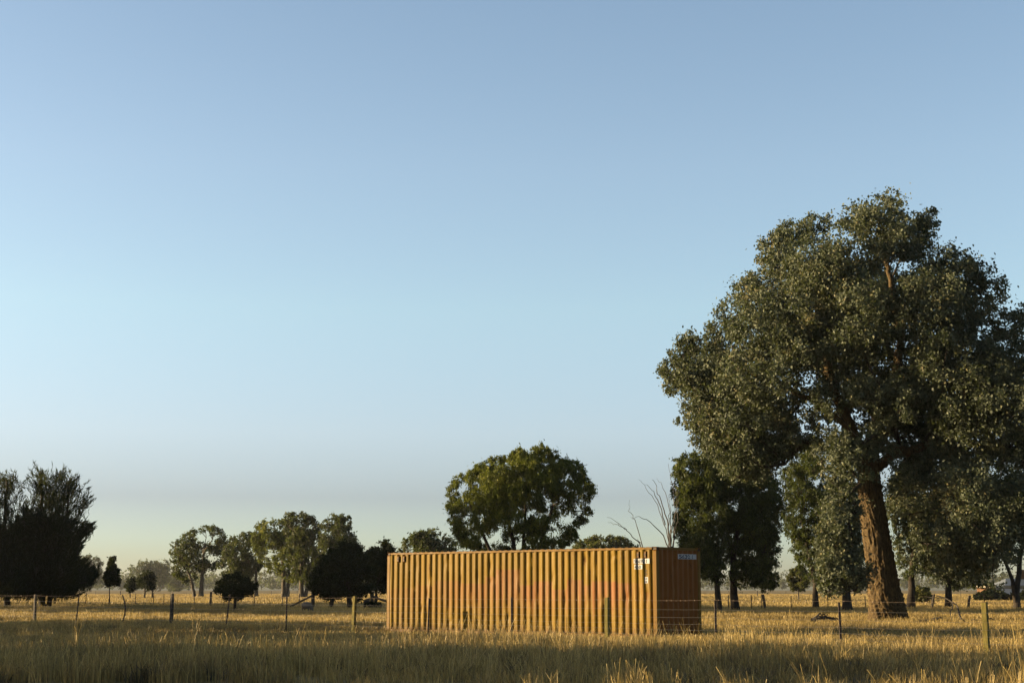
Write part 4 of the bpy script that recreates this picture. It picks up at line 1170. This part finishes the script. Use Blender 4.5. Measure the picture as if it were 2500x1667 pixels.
offs = [('tallest gum beyond the left border in line with the near grass', -37, 37, 10.5, 9, 61, .15),
        ('gum beyond the left border nearest the road', -30, 31, 10, 8, 62, .0),
        ('first bushy tree of the row beyond the left border', -40, 45, 5.2, 11, 69, .25),
        ('second bushy tree of the row beyond the left border', -41, 53, 5.2, 12, 63, .25),
        ('third bushy tree of the row beyond the left border', -42, 61, 5.2, 12, 64, .25),
        ('last bushy tree of the row beyond the left border', -43, 68.5, 5.7, 12, 70, .25),
        ('small bushy tree squeezed into the row beyond the left border', -38, 49, 4.9, 9, 76, .25),
        ('broad gum beyond the left border just before the she-oaks', -52, 99, 11, 15, 73, .15),
        ('first gum of the belt beyond the left border', -56, 109, 14.8, 16, 65, .2),
        ('second gum of the belt beyond the left border', -60, 118, 12, 16, 66, .2),
        ('third gum of the belt beyond the left border', -63, 129, 12, 17, 67, .2),
        ('fourth gum of the belt beyond the left border', -67, 141, 12, 17, 74, .2),
        ('last gum of the belt beyond the left border', -72, 154, 12, 18, 75, .2)]
for lb, x, y, h_, w_, sd, bs in offs: off_tree(lb, x, y, h_, w_, sd, bs, 6000, 0.55)

# ------------------------------------------------------------------ far wood
rs = np.random.default_rng(5)
C = []; 
for (x0, x1, y0, y1, hh, cnt) in ((-620, -180, 1350, 1650, 19, 110), (-260, 160, 1450, 1750, 20, 100), (-400, 900, 1650, 1740, 22, 200), (160, 750, 1350, 1650, 18, 110), (-820, -450, 1450, 1700, 23, 90)):
    for _ in range(cnt):
        x = rs.uniform(x0, x1); y = rs.uniform(y0, y1); h = hh * rs.uniform(.55, 1.15)
        n = 110
        d = rs.normal(size=(n, 3)); d /= np.linalg.norm(d, axis=1, keepdims=True); d *= rs.uniform(.45, 1, (n, 1))
        q = d * (h * .42, h * .42, h * .46) + (x, y, h * .52)
        C.append(q)
C = np.concatenate(C); n = len(C)
me = leaves_mesh('far_wood', C, rs.uniform(1.5, 3.2, n), rs.uniform(1.2, 2.6, n), rs.normal(size=(n, 3)), np.clip(rs.normal(.4, .2, n), 0, 1), rs)
tag(link('far_wood', me, M['gum_leaf_far']), 'hazy grey belt of far trees along the horizon', 'trees', kind='stuff')

# ------------------------------------------------------------------ house among the right trees
hx0 = gpt(2440, 230)
h = empty('farmhouse', (hx0, 230, float(ground_z(hx0, 230)))); tag(h, 'low farmhouse with grey iron roof and orange brick wall behind the trees at right', 'house')
def hb(name, x0, x1, y0, y1, z0, z1, m_, par=h):
    return link(name, box_mesh(name, (x1 - x0, y1 - y0, z1 - z0), 0, ((x0 + x1) / 2, (y0 + y1) / 2, (z0 + z1) / 2)), m_, par)
hb('wall', -2.2, 11, 0, 7, 0, 2.75, M['brick'])
hb('eave_board', -2.35, 11.15, -0.08, 7.08, 2.752, 3.02, M['cream'])
def gable(name, x0, x1, y0, y1, ze, zr, m_):
    ym = (y0 + y1) / 2
    V = [(x0, y0, ze), (x1, y0, ze), (x1 - 1.5, ym, zr), (x0 + 1.5, ym, zr), (x0, y1, ze), (x1, y1, ze)]
    F = [(0, 1, 2, 3), (5, 4, 3, 2), (4, 0, 3), (1, 5, 2)]
    return link(name, py_mesh(name, V, F), m_, h)
rfm = gable('roof', -0.3, 11.5, -0.5, 7.5, 3.03, 4.1, M['iron_roof'])
hb('chimney', 3.2, 3.9, 3.0, 3.7, 4.0, 5.4, M['brick'], rfm)
V = [(-2.6, -4.6, 1.75), (4.6, -4.6, 1.75), (3.6, -0.3, 2.62), (-1.6, -0.3, 2.62), (-2.6, -4.6, 1.7), (4.6, -4.6, 1.7), (3.6, -0.3, 2.57), (-1.6, -0.3, 2.57)]
link('verandah_roof', py_mesh('verandah_roof', V, [(0, 1, 2, 3), (7, 6, 5, 4), (0, 4, 5, 1), (1, 5, 6, 2), (2, 6, 7, 3), (3, 7, 4, 0)]), M['iron_roof'], h)
for x in (-2.3, 0.1, 2.3, 4.3): hb('verandah_post', x - .06, x + .06, -4.4, -4.28, 0, 1.72, M['cream'])
for x in (1.0, 6.2, 9.0):
    wdw = hb('window', x, x + 1.3, -0.05, 0.0, 0.9, 2.1, M['cream']); hb('pane', x + .08, x + 1.22, -0.07, -0.05, 0.98, 2.02, M['glass'], wdw)

# ------------------------------------------------------------------ sheep
def sheep():
    Y = 97.0; x = gpt(757, Y)
    root = empty('sheep', (x, Y, float(ground_z(x, Y)))); tag(root, 'grey woolly sheep grazing with head down behind the fence left of the container', 'sheep')
    bm = bmesh.new()
    def ball(c, r):
        g = bmesh.ops.create_icosphere(bm, subdivisions=3, radius=1.0)
        for v in g['verts']: v.co = Vector((v.co.x * r[0] + c[0], v.co.y * r[1] + c[1], v.co.z * r[2] + c[2]))
    def limb_(a, b, r0, r1):
        n = 7
        for k in range(n):
            t = k / (n - 1); r = r0 + (r1 - r0) * t
            ball([a[q] + (b[q] - a[q]) * t for q in range(3)], (r, r, r))
    ball((-.02, 0, .50), (.36, .20, .21)); ball((-.24, 0, .50), (.20, .19, .20)); ball((.22, 0, .49), (.19, .17, .18))
    limb_((.32, 0, .50), (.47, 0, .30), .11, .075); limb_((.47, 0, .30), (.57, 0, .13), .07, .042)      # neck and lowered head
    for sy in (-1, 1):
        limb_((.22, sy * .09, .36), (.23, sy * .09, .02), .055, .026)
        limb_((-.27, sy * .10, .40), (-.33, sy * .10, .22), .085, .04); limb_((-.33, sy * .10, .22), (-.29, sy * .10, .02), .04, .026)
        limb_((.45, sy * .06, .33), (.44, sy * .14, .31), .025, .014)                                  # ears
    limb_((-.41, 0, .50), (-.46, 0, .36), .04, .03)                                                   # tail
    me = bpy.data.meshes.new('body'); bm.to_mesh(me); bm.free()
    o = link('body', me, M['fleece'], root)
    rm = o.modifiers.new('one_surface', 'REMESH'); rm.mode = 'VOXEL'; rm.voxel_size = 0.018; rm.use_smooth_shade = True
    sm = o.modifiers.new('soft', 'SMOOTH'); sm.factor = 0.5; sm.iterations = 3
    root.rotation_euler = (0, 0, R(-40))
sheep()

# ------------------------------------------------------------------ fallen branches, stump
def fallen(label, Y, strokes, name='fallen_branch'):
    b = at(strokes[0][0][0], strokes[0][0][1], Y)
    root = empty(name, (b.x, Y, float(ground_z(b.x, Y)))); tag(root, label, 'branch', 'fallen wood under the big gum')
    rs = np.random.default_rng(int(Y * 10 + len(strokes)))
    for st in strokes:
        pts, r0, r1 = st[:-2], st[-2], st[-1]
        P = np.array([list(at(q[0], q[1], Y + (q[2] if len(q) > 2 else 0)) - root.location) for q in pts])
        n = 12; t = np.linspace(0, len(P) - 1, n)
        Q = np.stack([np.interp(t, np.arange(len(P)), P[:, j]) for j in range(3)], 1); Q += rs.normal(size=Q.shape) * 0.025
        V, F = tube([Vector(q) for q in Q], list(np.linspace(r0, r1, n)), 7)
        link('bare_branch', py_mesh('b', V, F, True), M['dead_wood'], root)
fallen('fallen log lying in the grass just right of the big gum trunk', 72, [[(2085, 1432), (2115, 1428), (2152, 1422), 0.10, 0.08], [(2148, 1424), (2160, 1416), (2164, 1424), 0.05, 0.02]])
fallen('arching fallen branch in the grass left of the right fence post', 71, [[(2218, 1434), (2240, 1426), (2262, 1432), (2290, 1436), 0.13, 0.05], [(2222, 1432), (2205, 1416), (2200, 1390, .5), (2170, 1374, 1), (2150, 1366, 1.2), 0.055, 0.025],
        [(2190, 1384, .7), (2182, 1410), (2186, 1424), 0.03, 0.015], [(2170, 1374, 1), (2140, 1370, 1.1), (2120, 1372, 1.3), 0.02, 0.01], [(2245, 1428), (2275, 1420), (2296, 1430), 0.05, 0.02]])
fallen('dark fallen branch in the grass left of the big gum trunk', 73, [[(1866, 1424), (1884, 1416), (1902, 1420), 0.12, 0.06], [(1872, 1418), (1880, 1410), (1894, 1412), (1908, 1424), 0.05, 0.02], [(1890, 1417), (1902, 1411), 0.04, 0.015]])
fallen('pale fallen branch between the dark branch and the big gum trunk', 73.5, [[(1902, 1417), (1914, 1421), (1926, 1428), 0.06, 0.03], [(1908, 1419), (1919, 1418), (1925, 1421), 0.035, 0.02]])
stp = at(842, 1400, 116)
sb = wood_post_mesh(0.85, 0.46, 0.42, 99, 0.08)
o = link('stump', sb, M['post_grey'], None, (stp.x, 116, 0)); tag(o, 'grey weathered stump beside the shrub left of the container', 'stump')

# ------------------------------------------------------------------ grass
def blade_clump(name, n, R_, hmin, hmax, wd, seed, seed_frac=0.12, lean=0.28):
    rs = np.random.default_rng(seed)
    a = rs.uniform(0, 6.283, n); r = R_ * np.sqrt(rs.uniform(0, 1, n))
    bx, by = r * np.cos(a), r * np.sin(a)
    h = rs.uniform(hmin, hmax, n); sd = rs.uniform(0, 1, n) < seed_frac; h = np.where(sd, h * 1.3, h)
    la = rs.uniform(0, 6.283, n); lm_ = np.abs(rs.normal(0, lean, n)) * h; lx, ly = np.cos(la) * lm_ + 0.05 * h, np.sin(la) * lm_
    fa = rs.uniform(0, 6.283, n); wx, wy = np.cos(fa) * wd / 2, np.sin(fa) * wd / 2
    wv = np.where(sd, 0.55, rs.uniform(.7, 1.3, n)); wx, wy = wx * wv, wy * wv
    V = np.zeros((n, 6, 3))
    z0 = np.full(n, -0.03)
    V[:, 0] = np.stack([bx - wx, by - wy, z0], 1); V[:, 1] = np.stack([bx + wx, by + wy, z0], 1)
    mx_, my_, mz = bx + lx * .32, by + ly * .32, h * .58
    V[:, 2] = np.stack([mx_ + wx * .8, my_ + wy * .8, mz], 1); V[:, 3] = np.stack([mx_ - wx * .8, my_ - wy * .8, mz], 1)
    tx, ty, tz = bx + lx, by + ly, h * (1 - 0.12 * (lm_ / h))
    tw = np.where(sd, 1.5, 0.18)
    V[:, 4] = np.stack([tx + wx * tw, ty + wy * tw, tz], 1); V[:, 5] = np.stack([tx - wx * tw, ty - wy * tw, tz], 1)
    b = (np.arange(n) * 6)[:, None]
    F = np.concatenate([b + np.array([[0, 1, 2, 3]]), b + np.array([[3, 2, 4, 5]])], 0)
    tint = np.clip(rs.normal(.5, .22, n), 0, 1) + np.where(sd, .2, 0)
    me = np_mesh(name, V.reshape(-1, 3), F, False, {'tint': np.concatenate([tint, tint])})
    me.materials.append(M['grass'])
    return me

M['weed'] = grass_mat('brown_weed', [(0.0, (0.020, 0.017, 0.008)), (0.5, (0.055, 0.042, 0.018)), (1.0, (0.09, 0.06, 0.025))], 0.2)
def retint(me, m_):
    me.materials.clear(); me.materials.append(m_); return me
def grass_field(name, label, pts, rot, scl, idx, clumps):
    src = bpy.data.collections.new(name + '_source')
    for k, me in enumerate(clumps):
        src.objects.link(bpy.data.objects.new(f'{name}_{k:02d}', me))
    me = bpy.data.meshes.new(name)
    me.vertices.add(len(pts)); me.vertices.foreach_set('co', np.asarray(pts, np.float32).ravel())
    a = me.attributes.new('rot', 'FLOAT_VECTOR', 'POINT'); a.data.foreach_set('vector', np.asarray(rot, np.float32).ravel())
    a = me.attributes.new('scl', 'FLOAT_VECTOR', 'POINT'); a.data.foreach_set('vector', np.asarray(scl, np.float32).ravel())
    a = me.attributes.new('idx', 'INT', 'POINT'); a.data.foreach_set('value', np.asarray(idx, np.int32))
    o = link(name, me); tag(o, label, 'grass', kind='stuff')
    g = bpy.data.node_groups.new(name, 'GeometryNodeTree')
    g.interface.new_socket('Geometry', in_out='INPUT', socket_type='NodeSocketGeometry')
    g.interface.new_socket('Geometry', in_out='OUTPUT', socket_type='NodeSocketGeometry')
    gi, go = g.nodes.new('NodeGroupInput'), g.nodes.new('NodeGroupOutput')
    ip = g.nodes.new('GeometryNodeInstanceOnPoints')
    ci = g.nodes.new('GeometryNodeCollectionInfo'); ci.inputs['Collection'].default_value = src
    ci.inputs['Separate Children'].default_value = True; ci.inputs['Reset Children'].default_value = True
    def na(nm, dt):
        n = g.nodes.new('GeometryNodeInputNamedAttribute'); n.data_type = dt; n.inputs['Name'].default_value = nm
        return n.outputs['Attribute']
    L = g.links.new
    L(gi.outputs[0], ip.inputs['Points']); L(ci.outputs[0], ip.inputs['Instance'])
    ip.inputs['Pick Instance'].default_value = True
    L(na('idx', 'INT'), ip.inputs['Instance Index'])
    L(na('rot', 'FLOAT_VECTOR'), ip.inputs['Rotation']); L(na('scl', 'FLOAT_VECTOR'), ip.inputs['Scale'])
    L(ip.outputs[0], go.inputs[0])
    md = o.modifiers.new('grass', 'NODES'); md.node_group = g
    return o

def grass_points(y0, y1, dens, margin, seed, hvar=0.42):
    rs = np.random.default_rng(seed)
    area = (y1 - y0) * (0.68 * (y0 + y1) / 2 + 2 * margin)
    n = int(area * dens)
    wmax = 0.34 * y1 + margin
    y = np.empty(0); x = np.empty(0)
    while len(x) < n:
        yy = rs.uniform(y0, y1, n); xx = rs.uniform(-wmax, wmax, n)
        ok = np.abs(xx) < 0.34 * yy + margin
        x = np.concatenate([x, xx[ok]]); y = np.concatenate([y, yy[ok]])
    x, y = x[:n], y[:n]
    # patchy: thinner and lower here and there
    pat = wobble(np.stack([x, y * 0.8], 1), 0.35, 77)
    ok = rs.uniform(0, 1, n) < 0.80 + 0.45 * pat
    # keep clear of container and road
    c = np.array([4.544, 48.454]); u = np.array([-math.cos(R(YAW)), math.sin(R(YAW))]); v = np.array([math.sin(R(YAW)), math.cos(R(YAW))])
    dx = np.stack([x, y], 1) - c; a_, b_ = dx @ u, dx @ v
    ok &= ~((a_ > -0.12) & (a_ < CL + 0.12) & (b_ > -0.12) & (b_ < CW + 0.12))
    ok &= y - road_edge(x) > 0.1
    x, y, pat = x[ok], y[ok], pat[ok]; n = len(x)
    P = np.stack([x, y, ground_z(x, y)], 1)
    rot = np.stack([rs.normal(0, .07, n), rs.normal(0, .07, n), rs.uniform(0, 6.283, n)], 1)
    s = rs.uniform(.75, 1.2, n) * (1 + hvar * pat) * np.interp(y, [26, 40, 47, 62, 90], [1.05, 0.80, 0.44, 0.52, 0.8])
    scl = np.stack([rs.uniform(.9, 1.15, n), rs.uniform(.9, 1.15, n), s], 1)
    return P, rot, scl, rs
near = [blade_clump(f'tuft{k}', 46, 0.30, 0.10, 0.38, 0.013, 200 + k) for k in range(7)]
near += [blade_clump(f'stalks{k}', 12, 0.22, 0.42, 0.72, 0.010, 220 + k, 0.6, 0.20) for k in range(2)]
near += [retint(blade_clump(f'weed{k}', 60, 0.26, 0.08, 0.30, 0.022, 225 + k, 0.05, 0.7), M['weed']) for k in range(2)]
P, r_, s_, rs = grass_points(20, 62, 9.5, 4, 301)
grass_field('grass', 'tall dry golden grass along the roadside and round the container', P, r_, s_, rs.choice(11, len(P), p=[0.125] * 7 + [0.03, 0.03, 0.0325, 0.0325]), near)
mid = [blade_clump(f'mid{k}', 62, 0.45, 0.12, 0.36, 0.017, 230 + k) for k in range(6)]
P, r_, s_, rs = grass_points(62, 135, 3.4, 8, 302)
grass_field('paddock_grass', 'shorter dry grass of the paddock behind the container', P, r_, s_, rs.integers(0, 6, len(P)), mid)
far = [blade_clump(f'far{k}', 60, 1.1, 0.12, 0.34, 0.06, 260 + k) for k in range(5)]
P, r_, s_, rs = grass_points(135, 420, 0.42, 14, 303)
grass_field('far_grass', 'dry grass of the far paddock up to the distant trees', P, r_, s_, rs.integers(0, 5, len(P)), far)

# ------------------------------------------------------------------ haze
hz = box_mesh('haze', (5600, 2900, 31), 0, (0, 1100, 12.5))
m = bpy.data.materials.new('haze_air'); m.use_nodes = True; nt = m.node_tree
for n_ in list(nt.nodes):
    if n_.type != 'OUTPUT_MATERIAL': nt.nodes.remove(n_)
pv = nt.nodes.new('ShaderNodeVolumePrincipled')
pv.inputs['Color'].default_value = (0.92, 0.93, 0.95, 1)
pv.inputs['Density'].default_value = 0.00004
pv.inputs['Anisotropy'].default_value = 0.2
nt.links.new(pv.outputs[0], nt.nodes['Material Output'].inputs['Volume'])
tag(link('haze', hz, m), 'thin morning haze hanging over the paddock', kind='stuff')
